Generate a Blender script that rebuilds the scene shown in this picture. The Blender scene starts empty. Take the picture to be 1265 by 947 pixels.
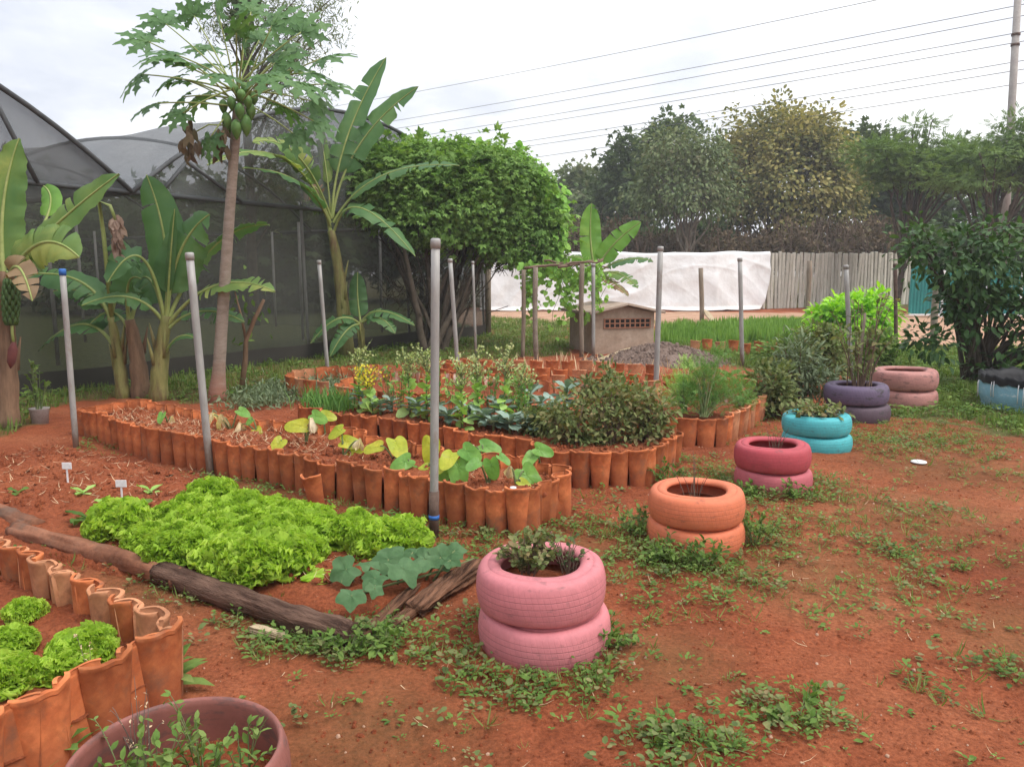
import bpy, math, random
import numpy as np
from mathutils import Vector, Matrix, noise
random.seed(11); rng = np.random.default_rng(11)
S = bpy.context.scene; COL = S.collection
pi = math.pi; rad = math.radians
# ---------------------------------------------------------------- camera geometry
FPX = 950.0; TH = math.atan(138.5/FPX); CC, SS = math.cos(TH), math.sin(TH); CH = 1.6
def ray(x, y): return Vector((x-632.5, FPX*CC+(473.5-y)*SS, -FPX*SS+(473.5-y)*CC))
def G(x, y, z=0.0):
    d = ray(x, y); k = (z-CH)/d.z; return Vector((d.x*k, d.y*k, z))
def D(x, y, dep):
    d = ray(x, y); k = dep/d.y; return Vector((d.x*k, dep, CH+d.z*k))
cam = bpy.data.objects.new('camera', bpy.data.cameras.new('camera')); COL.objects.link(cam)
cam.location = (0, 0, CH); cam.rotation_euler = (pi/2-TH, 0, 0)
cam.data.sensor_width = 36; cam.data.lens = FPX/1265*36; cam.data.clip_end = 2000; cam.data.clip_start = .05
S.camera = cam
# ---------------------------------------------------------------- object helpers
ORG = {}
def tag(o, label=None, cat=None, group=None, kind=None):
    if label: o['label'] = label
    if cat: o['category'] = cat
    if group: o['group'] = group
    if kind: o['kind'] = kind
    return o
def thing(name, label, cat, loc, group=None):
    o = bpy.data.objects.new(name, None); COL.objects.link(o); o.location = loc; o.empty_display_size = .1
    ORG[o.name] = Vector(loc); return tag(o, label, cat, group)
def link(name, me, parent=None, org=None):
    o = bpy.data.objects.new(name, me); COL.objects.link(o)
    if parent is not None: o.parent = parent; ORG[o.name] = ORG[parent.name]
    else:
        o.location = org or (0, 0, 0); ORG[o.name] = Vector(org or (0, 0, 0))
    return o
def kids(o): return [c for c in bpy.data.objects if c.parent is o]
def dup(root, loc, rz=0, sc=1, label=None, group=None):
    r = root.copy(); COL.objects.link(r); r.location = loc; r.rotation_euler = (0, 0, rz)
    r.scale = (sc, sc, sc) if not hasattr(sc, '__len__') else sc
    ORG[r.name] = Vector(loc)
    if label: r['label'] = label
    if group: r['group'] = group
    for ch in root.children:
        c = ch.copy(); COL.objects.link(c); c.parent = r
        for g in ch.children:
            d = g.copy(); COL.objects.link(d); d.parent = c
    return r
class MB:
    def __init__(s): s.v = []; s.f = []; s.m = []
    def add(s, vs, fs, m=0):
        b = len(s.v); s.v += [tuple(v) for v in vs]; s.f += [tuple(i+b for i in f) for f in fs]; s.m += [m]*len(fs)
    def grid(s, rows, m=0, closed=False):
        n = len(rows[0]); vs = [p for r in rows for p in r]; fs = []
        for i in range(len(rows)-1):
            for j in range(n if closed else n-1):
                k = (j+1) % n
                fs.append((i*n+j, i*n+k, (i+1)*n+k, (i+1)*n+j))
        s.add(vs, fs, m)
    def tube(s, pts, rr, n=8, m=0, cap=True):
        pts = [Vector(p) for p in pts]; L = len(pts)
        if not hasattr(rr, '__len__'): rr = [rr]*L
        rows = []; prev = None
        for i in range(L):
            t = (pts[min(i+1, L-1)]-pts[max(i-1, 0)])
            t = t.normalized() if t.length > 1e-9 else Vector((0, 0, 1))
            if prev is None: a = t.orthogonal().normalized()
            else:
                a = prev - t*prev.dot(t); a = a.normalized() if a.length > 1e-6 else t.orthogonal().normalized()
            prev = a; b = t.cross(a)
            rows.append([pts[i]+(a*math.cos(2*pi*j/n)+b*math.sin(2*pi*j/n))*rr[i] for j in range(n)])
        b0 = len(s.v); s.grid(rows, m, True)
        if cap:
            s.f += [tuple(b0+j for j in reversed(range(n))), tuple(b0+(L-1)*n+j for j in range(n))]; s.m += [m, m]
    def lathe(s, prof, n=48, c=(0, 0, 0), m=0, closed=False):
        rows = [[(c[0]+r*math.cos(2*pi*j/n), c[1]+r*math.sin(2*pi*j/n), c[2]+z) for j in range(n)] for r, z in prof]
        if closed: rows.append(rows[0])
        s.grid(rows, m, True)
    def box(s, c, sz, rz=0, m=0, M=None):
        x, y, z = sz[0]/2, sz[1]/2, sz[2]/2; vs = []
        R = M or Matrix.Rotation(rz, 3, 'Z')
        for dz in (-z, z):
            for dx, dy in ((-x, -y), (x, -y), (x, y), (-x, y)): vs.append(Vector(c)+R @ Vector((dx, dy, dz)))
        s.add(vs, [(3, 2, 1, 0), (4, 5, 6, 7), (0, 1, 5, 4), (1, 2, 6, 5), (2, 3, 7, 6), (3, 0, 4, 7)], m)
    def build(s, name, mats, parent=None, org=None, smooth=True):
        o0 = ORG[parent.name] if parent is not None else Vector(org or (0, 0, 0))
        me = bpy.data.meshes.new(name)
        me.from_pydata([(v[0]-o0[0], v[1]-o0[1], v[2]-o0[2]) for v in s.v], [], s.f)
        for m in (mats if isinstance(mats, (list, tuple)) else [mats]): me.materials.append(m)
        if len(me.materials) > 1: me.polygons.foreach_set('material_index', s.m)
        if smooth: me.polygons.foreach_set('use_smooth', [True]*len(me.polygons))
        me.update()
        o = link(name, me, parent, org)
        return o
def bev(o, w=.008, seg=2):
    m = o.modifiers.new('b', 'BEVEL'); m.width = w; m.segments = seg; m.limit_method = 'ANGLE'; return o
def np_obj(name, chunks, mats, parent=None, org=None, smooth=True):
    o0 = np.array(ORG[parent.name] if parent is not None else (org or (0, 0, 0)), dtype=float)
    V = np.concatenate([c[0].reshape(-1, 3) for c in chunks])-o0
    off = 0; Fs = []; mi = []
    for c in chunks:
        Fs.append(c[1]+off); off += c[0].reshape(-1, 3).shape[0]; mi.append(np.full(len(c[1]), c[2] if len(c) > 2 else 0))
    F_ = np.concatenate(Fs); mi = np.concatenate(mi)
    me = bpy.data.meshes.new(name); me.vertices.add(len(V)); me.vertices.foreach_set('co', V.astype(np.float32).ravel())
    me.loops.add(F_.size); me.loops.foreach_set('vertex_index', F_.astype(np.int32).ravel())
    me.polygons.add(len(F_)); me.polygons.foreach_set('loop_start', np.arange(0, F_.size, 4, dtype=np.int32))
    for m in (mats if isinstance(mats, (list, tuple)) else [mats]): me.materials.append(m)
    me.polygons.foreach_set('material_index', mi.astype(np.int32))
    if smooth: me.polygons.foreach_set('use_smooth', np.ones(len(F_), dtype=bool))
    me.update(calc_edges=True)
    return link(name, me, parent, org)
# ---------------------------------------------------------------- leaf templates
def strip(rows):
    V = []; Fq = []
    for y, w, z, zc in rows: V += [(-w, y, z), (0, y, zc), (w, y, z)]
    for i in range(len(rows)-1):
        a = i*3; Fq += [(a, a+1, a+4, a+3), (a+1, a+2, a+5, a+4)]
    return np.array(V, float), np.array(Fq)
RHOMB = (np.array([(0, 0, 0), (.25, .45, .07), (0, .5, 0), (-.25, .45, .07), (0, 1, -.12)], float), np.array([(0, 1, 4, 2), (0, 2, 4, 3)]))
OVAL = strip([(0, .02, 0, 0), (.3, .23, .05, .0), (.65, .22, .03, -.02), (1, .01, -.12, -.12)])
ROUND = strip([(0, .04, 0, 0), (.25, .36, .07, .0), (.65, .38, .05, -.02), (.92, .18, -.03, -.05), (1, .02, -.08, -.08)])
LANCE = strip([(0, .02, 0, 0), (.35, .11, .03, 0), (.7, .09, -.03, -.05), (1, .005, -.2, -.2)])
BLADE = (np.array([(-.045, 0, 0), (.045, 0, 0), (-.035, .55, .06), (.035, .55, .06), (-.004, 1, .3), (.004, 1, .3)], float), np.array([(0, 1, 3, 2), (2, 3, 5, 4)]))
def multi(t, items):
    V = []; Fq = []; n = 0
    for ang, sc, ox, oy, *rest in items:
        c, s_ = math.cos(ang), math.sin(ang); v = t[0]*sc
        w = np.stack([v[:, 0]*c-v[:, 1]*s_+ox, v[:, 0]*s_+v[:, 1]*c+oy, v[:, 2]+(rest[0] if rest else 0)-abs(ang)*.06*v[:, 1]], 1)
        V.append(w); Fq.append(t[1]+n); n += len(w)
    return np.concatenate(V), np.concatenate(Fq)
PALM5 = multi(RHOMB, [(0, 1, 0, 0), (.8, .85, 0, 0), (-.8, .85, 0, 0), (1.6, .6, 0, 0), (-1.6, .6, 0, 0)])
TRI = multi(RHOMB, [(0, .8, 0, .2), (.9, .65, 0, .2), (-.9, .65, 0, .2)])
PINN = multi(RHOMB, [(0, .3, 0, .72)]+[(sg*1.1, .34*(1-abs(k-2)*.1), 0, .1+.15*k, -.02*k) for k in range(5) for sg in (1, -1)])
FEATH = multi(LANCE, [(0, .35, 0, .66)]+[(sg*.9, .3, 0, .12+.16*k) for k in range(4) for sg in (1, -1)])
def nz(a): return a/np.maximum(np.linalg.norm(a, axis=-1, keepdims=True), 1e-9)
def leaves(pos, d, n, size, t, wid=1.0):
    pos = np.atleast_2d(pos); d = nz(np.broadcast_to(d, pos.shape)); n = np.broadcast_to(n, pos.shape)
    sd = nz(np.cross(d, n)); n = np.cross(sd, d); size = np.broadcast_to(np.asarray(size, float), (len(pos),))[:, None, None]
    T = t[0]
    V = pos[:, None, :]+size*(T[None, :, 0:1]*wid*sd[:, None, :]+T[None, :, 1:2]*d[:, None, :]+T[None, :, 2:3]*n[:, None, :])
    Fq = (t[1][None]+(np.arange(len(pos))*len(T))[:, None, None]).reshape(-1, 4)
    return V.reshape(-1, 3), Fq
def sph(n): return nz(rng.normal(size=(n, 3)))
UP = np.array((0, 0, 1.0))
# ---------------------------------------------------------------- materials
def newmat(name):
    m = bpy.data.materials.new(name); m.use_nodes = True; nt = m.node_tree; nt.nodes.clear()
    out = nt.nodes.new('ShaderNodeOutputMaterial'); return m, nt, out
def nd(nt, t, **kw):
    n = nt.nodes.new('ShaderNode'+t)
    for k, v in kw.items():
        if k.startswith('i_'):
            key = k[2:]; n.inputs[int(key) if key.isdigit() else key.replace('_', ' ')].default_value = v
        else: setattr(n, k, v)
    return n
def c4(c): return (c[0], c[1], c[2], 1)
def ramp(nt, fac, stops):
    r = nt.nodes.new('ShaderNodeValToRGB'); e = r.color_ramp.elements
    while len(e) < len(stops): e.new(.5)
    for el, (p, c) in zip(e, stops): el.position = p; el.color = c4(c)
    nt.links.new(fac, r.inputs[0]); return r.outputs[0]
def mixc(nt, fac, a, b, mode='MIX'):
    m = nt.nodes.new('ShaderNodeMix'); m.data_type = 'RGBA'; m.blend_type = mode
    for sock, v in ((m.inputs[0], fac), (m.inputs[6], a), (m.inputs[7], b)):
        if isinstance(v, (int, float)): sock.default_value = v
        elif isinstance(v, tuple): sock.default_value = c4(v)
        else: nt.links.new(v, sock)
    return m.outputs[2]
def math_(nt, op, a, b=None, c=None, clamp=False):
    m = nt.nodes.new('ShaderNodeMath'); m.operation = op; m.use_clamp = clamp
    for i, v in enumerate((a, b, c)):
        if v is None: continue
        if isinstance(v, (int, float)): m.inputs[i].default_value = v
        else: nt.links.new(v, m.inputs[i])
    return m.outputs[0]
def noi(nt, scale, det=4, rough=.55, co=None, dist=0):
    n = nd(nt, 'TexNoise'); n.inputs['Scale'].default_value = scale; n.inputs['Detail'].default_value = det
    n.inputs['Roughness'].default_value = rough; n.inputs['Distortion'].default_value = dist
    if co is not None: nt.links.new(co, n.inputs['Vector'])
    return n.outputs[0]
def objco(nt): return nd(nt, 'TexCoord').outputs['Object']
def scaled(nt, co, sc):
    m = nd(nt, 'Mapping'); m.inputs['Scale'].default_value = sc; nt.links.new(co, m.inputs[0]); return m.outputs[0]
def worldpos(nt): return nd(nt, 'NewGeometry').outputs['Position']
def bump(nt, h, st=.3, dist=.02, prev=None):
    b = nd(nt, 'Bump'); b.inputs['Strength'].default_value = st; b.inputs['Distance'].default_value = dist
    nt.links.new(h, b.inputs['Height'])
    if prev is not None: nt.links.new(prev, b.inputs['Normal'])
    return b.outputs[0]
def princ(nt, out, col, rough=.8, normal=None, spec=.3, metal=0):
    p = nd(nt, 'BsdfPrincipled'); p.inputs['Specular IOR Level'].default_value = spec; p.inputs['Metallic'].default_value = metal
    if isinstance(col, tuple): p.inputs['Base Color'].default_value = c4(col)
    else: nt.links.new(col, p.inputs['Base Color'])
    if isinstance(rough, (int, float)): p.inputs['Roughness'].default_value = rough
    else: nt.links.new(rough, p.inputs['Roughness'])
    if normal is not None: nt.links.new(normal, p.inputs['Normal'])
    if out is not None: nt.links.new(p.outputs[0], out.inputs[0])
    return p
def mix_sh(nt, fac, a, b):
    m = nd(nt, 'MixShader')
    if isinstance(fac, (int, float)): m.inputs[0].default_value = fac
    else: nt.links.new(fac, m.inputs[0])
    nt.links.new(a, m.inputs[1]); nt.links.new(b, m.inputs[2]); return m.outputs[0]
LEAFK = 1.5; HAZE = .0014
def leafmat(name, cols, trans=.3, rough=.5, spec=.35, big=.7, veins=0, tcol=None):
    """cols: ramp colours picked per leaf (island) plus a slow change over the plant"""
    m, nt, out = newmat(name)
    r = nd(nt, 'NewGeometry').outputs['Random Per Island']
    nn = noi(nt, big, 2, .5, worldpos(nt))
    f = math_(nt, 'ADD', math_(nt, 'MULTIPLY', r, .65), math_(nt, 'MULTIPLY', math_(nt, 'SUBTRACT', nn, .32), .95), clamp=True)
    k = len(cols)-1; cols = [tuple(min(.8, x*LEAFK) for x in c) for c in cols]
    col = ramp(nt, f, [(.05+.9*i/k, c) for i, c in enumerate(cols)])
    n2 = noi(nt, 35, 3, .6, objco(nt)); col = mixc(nt, .35, col, ramp(nt, n2, [(.3, (.55, .55, .55)), (.7, (1.3, 1.3, 1.3))]), 'MULTIPLY')
    p = princ(nt, None, col, rough, bump(nt, n2, .25, .01), spec)
    t = nd(nt, 'BsdfTranslucent')
    tc = mixc(nt, 1, col, tcol or (1.3, 1.35, .7), 'MULTIPLY'); nt.links.new(tc, t.inputs[0])
    nt.links.new(mix_sh(nt, trans, p.outputs[0], t.outputs[0]), out.inputs[0]); return m
def simple(name, c1, c2, scale=8, rough=.8, bs=.3, bd=.01, spec=.25, metal=0, stretch=None, det=5, rnd=0, extra=None, con=(.3, .7), rotz=None):
    m, nt, out = newmat(name); co = objco(nt)
    if rotz is not None:
        mp = nd(nt, 'Mapping'); mp.inputs['Rotation'].default_value = (0, 0, rotz); nt.links.new(co, mp.inputs[0]); co = mp.outputs[0]
    if stretch: co = scaled(nt, co, stretch)
    n = noi(nt, scale, det, .6, co); col = ramp(nt, n, [(con[0], c1), (con[1], c2)])
    n2 = noi(nt, scale*6, 4, .6, co)
    col = mixc(nt, .4, col, ramp(nt, n2, [(.3, (.6, .6, .6)), (.7, (1.2, 1.2, 1.2))]), 'MULTIPLY')
    if rnd:
        ri = nd(nt, 'ObjectInfo').outputs['Random']
        col = mixc(nt, 1, col, ramp(nt, ri, [(0, (1-rnd,)*3), (1, (1+rnd,)*3)]), 'MULTIPLY')
    if extra: col = extra(nt, col, co)
    h = math_(nt, 'ADD', n, math_(nt, 'MULTIPLY', n2, .4))
    princ(nt, out, col, rough, bump(nt, h, bs, bd), spec, metal); return m
# soil ground
def soil_mat(name, ground=False):
    m, nt, out = newmat(name); co = worldpos(nt)
    a = noi(nt, .9, 6, .62, co); b = noi(nt, 7, 6, .65, co); c = noi(nt, 55, 5, .7, co); d = noi(nt, 240, 3, .7, co)
    col = ramp(nt, a, [(.3, (.205, .054, .023)), (.5, (.29, .080, .033)), (.68, (.365, .122, .056))])
    col = mixc(nt, .55, col, ramp(nt, b, [(.3, (.66, .6, .56)), (.7, (1.22, 1.25, 1.28))]), 'MULTIPLY')
    col = mixc(nt, .75, col, ramp(nt, c, [(.34, (.5, .45, .43)), (.66, (1.34, 1.38, 1.42))]), 'MULTIPLY')
    # pale grit and small straw bits
    g = nd(nt, 'TexVoronoi', i_Scale=70.0); nt.links.new(co, g.inputs['Vector'])
    gm = math_(nt, 'MULTIPLY', math_(nt, 'LESS_THAN', g.outputs['Distance'], .16), math_(nt, 'GREATER_THAN', noi(nt, 12, 3, .6, co), .58))
    col = mixc(nt, math_(nt, 'MULTIPLY', gm, .55), col, (.42, .23, .14))
    hh = math_(nt, 'ADD', math_(nt, 'MULTIPLY', b, 1.0), math_(nt, 'ADD', math_(nt, 'MULTIPLY', c, .5), math_(nt, 'MULTIPLY', d, .2)))
    rough = .95
    if ground:
        at = nd(nt, 'Attribute', attribute_name='grass'); rt = nd(nt, 'Attribute', attribute_name='road')
        mo = nd(nt, 'Attribute', attribute_name='moss')
        gr = ramp(nt, noi(nt, 9, 5, .7, co), [(.3, (.05, .062, .018)), (.55, (.10, .115, .035)), (.72, (.17, .12, .05))])
        gf = math_(nt, 'SUBTRACT', math_(nt, 'MULTIPLY', at.outputs['Fac'], 1.7), math_(nt, 'MULTIPLY', noi(nt, 3.5, 5, .7, co), 1.0), clamp=True)
        col = mixc(nt, gf, col, gr)
        ms = ramp(nt, noi(nt, 14, 5, .7, co), [(.35, (.10, .085, .03)), (.7, (.2, .12, .05))])
        mf = math_(nt, 'SUBTRACT', math_(nt, 'MULTIPLY', mo.outputs['Fac'], 1.25), math_(nt, 'MULTIPLY', noi(nt, 5, 6, .75, co), .95), clamp=True)
        col = mixc(nt, math_(nt, 'MULTIPLY', mf, .5), col, ms)
        rc = ramp(nt, noi(nt, 1.6, 5, .65, co), [(.3, (.35, .19, .115)), (.7, (.52, .335, .23))])
        col = mixc(nt, rt.outputs['Fac'], col, rc)
    nb = bump(nt, hh, .8, .035); princ(nt, out, col, rough, nb, .15); return m
M_ground = soil_mat('red_soil', True); M_soil = soil_mat('bed_soil')
def tile_extra(nt, col, co):
    # red mud splashes on the lower part, pale lime bloom in blotches
    z = nd(nt, 'SeparateXYZ'); nt.links.new(co, z.inputs[0])
    mud = math_(nt, 'SUBTRACT', noi(nt, 9, 5, .7, co), math_(nt, 'MULTIPLY', z.outputs[2], 2.6), clamp=True)
    col = mixc(nt, math_(nt, 'MULTIPLY', mud, 1.2, clamp=True), col, (.22, .062, .03))
    ri = nd(nt, 'ObjectInfo').outputs['Random']
    mp = nd(nt, 'VectorMath', operation='ADD'); nt.links.new(co, mp.inputs[0])
    cb = nd(nt, 'CombineXYZ'); nt.links.new(math_(nt, 'MULTIPLY', ri, 37.0), cb.inputs[0]); nt.links.new(cb.outputs[0], mp.inputs[1])
    bl = noi(nt, 6, 5, .7, mp.outputs[0])
    col = mixc(nt, math_(nt, 'MULTIPLY', math_(nt, 'SUBTRACT', bl, .53, clamp=True), 4.5, clamp=True), col, (.18, .085, .05))
    bl2 = noi(nt, 4, 5, .6, mp.outputs[0])
    return mixc(nt, math_(nt, 'MULTIPLY', math_(nt, 'SUBTRACT', .40, bl2, clamp=True), 3., clamp=True), col, (.55, .25, .13))
M_tile = simple('terracotta', (.37, .098, .034), (.55, .18, .066), 7, .85, .4, .006, .2, rnd=.30, extra=tile_extra, con=(.36, .62))
M_tilep = simple('pale_terracotta', (.46, .19, .09), (.56, .27, .145), 7, .85, .25, .006, .2, rnd=.18, extra=tile_extra)
def white_splash(nt, col, co):
    w = noi(nt, 9, 5, .7, scaled(nt, worldpos(nt), (1.2, 1.2, .35)))
    return mixc(nt, math_(nt, 'MULTIPLY', math_(nt, 'SUBTRACT', w, .5, clamp=True), 6, clamp=True), col, (.6, .5, .43))
M_tilew = simple('lime_splashed_terracotta', (.36, .11, .045), (.50, .17, .07), 7, .85, .25, .006, .2, rnd=.2, extra=white_splash)
def tyre_mat(name, c, worn=(.05, .045, .045), wear=.0, dirt=.5, sk=1.25):
    m, nt, out = newmat(name); co = objco(nt)
    s = nd(nt, 'SeparateXYZ'); nt.links.new(co, s.inputs[0])
    ang = math_(nt, 'ARCTAN2', s.outputs[1], s.outputs[0])
    rr = math_(nt, 'SQRT', math_(nt, 'ADD', math_(nt, 'MULTIPLY', s.outputs[0], s.outputs[0]), math_(nt, 'MULTIPLY', s.outputs[1], s.outputs[1])))
    tread = math_(nt, 'MULTIPLY', math_(nt, 'SUBTRACT', rr, .268, clamp=True), 60, clamp=True)
    sip = math_(nt, 'SINE', math_(nt, 'ADD', math_(nt, 'MULTIPLY', ang, 74), math_(nt, 'MULTIPLY', s.outputs[2], 60)))
    sip = math_(nt, 'MULTIPLY', math_(nt, 'SUBTRACT', sip, .78, clamp=True), tread)
    gr = None
    for zi, wd_ in ((.046, .0016), (.071, .0022), (.098, .0022), (.124, .0022), (.147, .0016)):
        a_ = math_(nt, 'ABSOLUTE', math_(nt, 'SUBTRACT', math_(nt, 'ADD', s.outputs[2], math_(nt, 'MULTIPLY', noi(nt, 3, 2, .5, co), .004)), zi+.002)); p_ = math_(nt, 'SUBTRACT', 1, math_(nt, 'DIVIDE', a_, wd_), clamp=True)
        gr = p_ if gr is None else math_(nt, 'MAXIMUM', gr, p_)
    gr = math_(nt, 'MULTIPLY', gr, math_(nt, 'MULTIPLY', math_(nt, 'SUBTRACT', rr, .27, clamp=True), 60, clamp=True))
    n = noi(nt, 5, 5, .6, co); n2 = noi(nt, 45, 4, .6, co)
    col = ramp(nt, n, [(.3, tuple(x*.84 for x in c)), (.7, tuple(min(1, x*1.1) for x in c))])
    col = mixc(nt, .3, col, ramp(nt, n2, [(.3, (.75,)*3), (.7, (1.15,)*3)]), 'MULTIPLY')
    col = mixc(nt, math_(nt, 'MULTIPLY', sip, 1.0*sk, clamp=True), col, tuple(x*.72 for x in c))
    col = mixc(nt, math_(nt, 'MULTIPLY', gr, .75), col, tuple(x*.42 for x in c))
    d = math_(nt, 'MULTIPLY', math_(nt, 'SUBTRACT', math_(nt, 'ADD', noi(nt, 11, 5, .75, co), math_(nt, 'MULTIPLY', math_(nt, 'SUBTRACT', .05, s.outputs[2]), 1.3)), .55, clamp=True), 3, clamp=True)
    col = mixc(nt, math_(nt, 'MULTIPLY', d, dirt), col, (.25, .10, .055))
    if wear:
        w = math_(nt, 'MULTIPLY', math_(nt, 'SUBTRACT', noi(nt, 8, 6, .75, scaled(nt, co, (1, 1, 3))), .62-wear*.25, clamp=True), 9, clamp=True)
        col = mixc(nt, w, col, worn)
    h = math_(nt, 'ADD', math_(nt, 'ADD', math_(nt, 'MULTIPLY', sip, -.9*sk), math_(nt, 'MULTIPLY', gr, -1.5)), math_(nt, 'MULTIPLY', n2, .6))
    princ(nt, out, col, .62, bump(nt, h, .35, .004), .35); return m
M_rubber = simple('black_rubber', (.02, .019, .019), (.045, .042, .04), 9, .7)
def post_extra(nt, col, co):
    r = noi(nt, 3.2, 6, .75, scaled(nt, worldpos(nt), (2.2, 2.2, .8)))
    z = nd(nt, 'SeparateXYZ'); nt.links.new(worldpos(nt), z.inputs[0])
    r = math_(nt, 'ADD', r, math_(nt, 'MULTIPLY', math_(nt, 'SUBTRACT', .5, z.outputs[2], clamp=True), .45))
    return mixc(nt, math_(nt, 'MULTIPLY', math_(nt, 'MULTIPLY', math_(nt, 'SUBTRACT', r, .54, clamp=True), 5, clamp=True), .8), col, (.19, .115, .075))
M_post = simple('galvanised_steel', (.27, .26, .245), (.41, .40, .38), 5, .6, .1, .004, .35, .2, (1, 1, .25), extra=post_extra)
M_rust = simple('rusty_steel', (.06, .035, .028), (.16, .105, .08), 9, .8, .3, .005)
M_blue = simple('blue_plastic', (.03, .12, .4), (.05, .18, .5), 9, .5)
M_wood = simple('grey_wood', (.17, .13, .095), (.32, .26, .2), 6, .9, .6, .01, .15, stretch=(6, 6, .6))
M_log = simple('log_bark', (.13, .055, .032), (.33, .145, .085), 5, .9, .8, .02, .15, det=8, extra=lambda nt, col, co: mixc(nt, math_(nt, 'MULTIPLY', math_(nt, 'SUBTRACT', noi(nt, 3, 6, .7, worldpos(nt)), .52, clamp=True), 5, clamp=True), col, (.12, .085, .065)))
M_log2 = simple('dark_log_bark', (.055, .03, .022), (.21, .125, .09), 7, .95, 1, .03, .1, stretch=(.6, 4, 4), det=8, rotz=-math.atan2((G(432, 783)-G(205, 709)).y, (G(432, 783)-G(205, 709)).x), con=(.34, .66))
M_rot = simple('rotten_wood', (.045, .022, .014), (.27, .135, .08), 9, .95, 1, .03, .1, stretch=(.35, 4, 4), det=8, rotz=-math.atan2((G(516, 722)-G(447, 786)).y, (G(516, 722)-G(447, 786)).x), con=(.36, .64))
M_bark = simple('dark_bark', (.05, .038, .028), (.12, .095, .07), 6, .9, .7, .02)
M_barkl = simple('pale_bark', (.16, .125, .095), (.30, .25, .2), 6, .9, .6, .02)
M_white = simple('white_plastic', (.66, .66, .66), (.78, .78, .78), 9, .5, .05)
def tarp_mat():
    m, nt, out = newmat('white_tarpaulin'); co = worldpos(nt)
    n = noi(nt, 1.1, 6, .65, scaled(nt, co, (1, 1, .6)))
    col = ramp(nt, n, [(.28, (.60, .59, .58)), (.5, (.72, .72, .72)), (.7, (.78, .78, .79))])
    z = nd(nt, 'SeparateXYZ'); nt.links.new(co, z.inputs[0])
    mud = math_(nt, 'SUBTRACT', noi(nt, 2.2, 6, .75, co), math_(nt, 'ADD', math_(nt, 'MULTIPLY', z.outputs[2], .9), .15), clamp=True)
    col = mixc(nt, math_(nt, 'MULTIPLY', mud, 1.1, clamp=True), col, (.50, .36, .27))
    princ(nt, out, col, .5, bump(nt, noi(nt, 5, 4, .6, co), .35, .06), .35); return m
M_tarp = tarp_mat()
M_fence = simple('weathered_concrete', (.40, .38, .315), (.60, .575, .50), 3, .9, .3, .01, .15, rnd=.22, stretch=(2, 2, .7))
M_render = simple('cement_render', (.33, .235, .17), (.45, .345, .265), 3, .9, .25, .01, .15)
M_roofc = simple('cement_roof', (.36, .26, .2), (.5, .4, .32), 4, .9, .25, .01)
M_teal = simple('teal_steel', (.012, .16, .15), (.022, .23, .21), 2, .5, .1, .01, .35)
M_pole = simple('grey_concrete_pole', (.3, .27, .25), (.4, .37, .34), 3, .85)
M_wire = simple('cable', (.12, .12, .125), (.16, .16, .165), 3, .6)
M_frame = simple('dull_tube', (.05, .053, .056), (.09, .094, .098), 3, .6, .1)
M_plank = simple('pale_plank', (.36, .27, .16), (.5, .4, .26), 5, .85, .3, .01, stretch=(3, 3, .5))
M_mound = simple('grey_earth', (.12, .08, .062), (.24, .175, .145), 5, .95, 1, .05, .1, det=9)
M_plastic = simple('black_plastic', (.008, .008, .009), (.02, .02, .023), 4, .6, .3, .02, .25)
def net_mat(name, op, c):
    m, nt, out = newmat(name)
    d = nd(nt, 'BsdfDiffuse'); n = noi(nt, .7, 4, .6, worldpos(nt))
    nt.links.new(ramp(nt, n, [(.3, tuple(x*.8 for x in c)), (.7, tuple(x*1.2 for x in c))]), d.inputs[0])
    t = nd(nt, 'BsdfTransparent')
    f = math_(nt, 'ADD', op-.14, math_(nt, 'ADD', math_(nt, 'MULTIPLY', noi(nt, 2.5, 3, .6, worldpos(nt)), .1), math_(nt, 'MULTIPLY', noi(nt, 4, 4, .7, scaled(nt, worldpos(nt), (1.5, 1.5, .22))), .18)))
    nt.links.new(mix_sh(nt, f, t.outputs[0], d.outputs[0]), out.inputs[0]); return m
M_net = net_mat('shade_net', .60, (.068, .068, .06)); M_net2 = net_mat('roof_shade_net', .56, (.14, .145, .15))
# foliage
L_vine = leafmat('vine_leaf', [(.048, .098, .022), (.10, .185, .04), (.155, .255, .062), (.21, .31, .09)], .32, .6, .2, big=1.1)
L_vine2 = leafmat('broad_vine_leaf', [(.11, .24, .04), (.19, .35, .07), (.26, .42, .09)], .35, .6, .2)
L_dark = leafmat('dark_leaf', [(.03, .052, .02), (.054, .085, .03), (.088, .125, .046)], .22, .7, .12, big=.25)
L_grey = leafmat('grey_green_leaf', [(.055, .08, .034), (.095, .128, .056), (.135, .16, .078), (.15, .135, .085)], .22, .7, .12, big=.3)
L_gold = leafmat('golden_leaf', [(.06, .078, .026), (.13, .135, .046), (.23, .20, .068), (.32, .27, .105)], .25, .7, .15, big=.45)
L_acacia = leafmat('acacia_leaf', [(.05, .085, .026), (.09, .145, .042), (.13, .19, .06)], .3, .7, .12, big=.4)
L_dry = leafmat('dry_brush_leaf', [(.035, .026, .018), (.085, .06, .042), (.13, .095, .06), (.06, .065, .03)], .15, .8, .1, big=.3)
L_citrus = leafmat('citrus_leaf', [(.016, .042, .012), (.030, .07, .018), (.06, .115, .028)], .2, .5, .25, big=1.2)
L_lime = leafmat('lime_leaf', [(.09, .22, .012), (.20, .40, .02), (.33, .52, .03)], .35, .4, big=1.5)
L_lett = leafmat('lettuce_leaf', [(.18, .30, .028), (.26, .39, .042), (.35, .46, .072)], .4, .6, .2, big=2)
L_weed = leafmat('weed_leaf', [(.042, .08, .018), (.07, .125, .026), (.105, .165, .036), (.14, .185, .055)], .28, .7, .15, big=1.3)
L_grass = leafmat('grass_blade', [(.05, .085, .018), (.085, .135, .028), (.125, .17, .042), (.19, .17, .07)], .3, .7, .15, big=.8)
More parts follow.
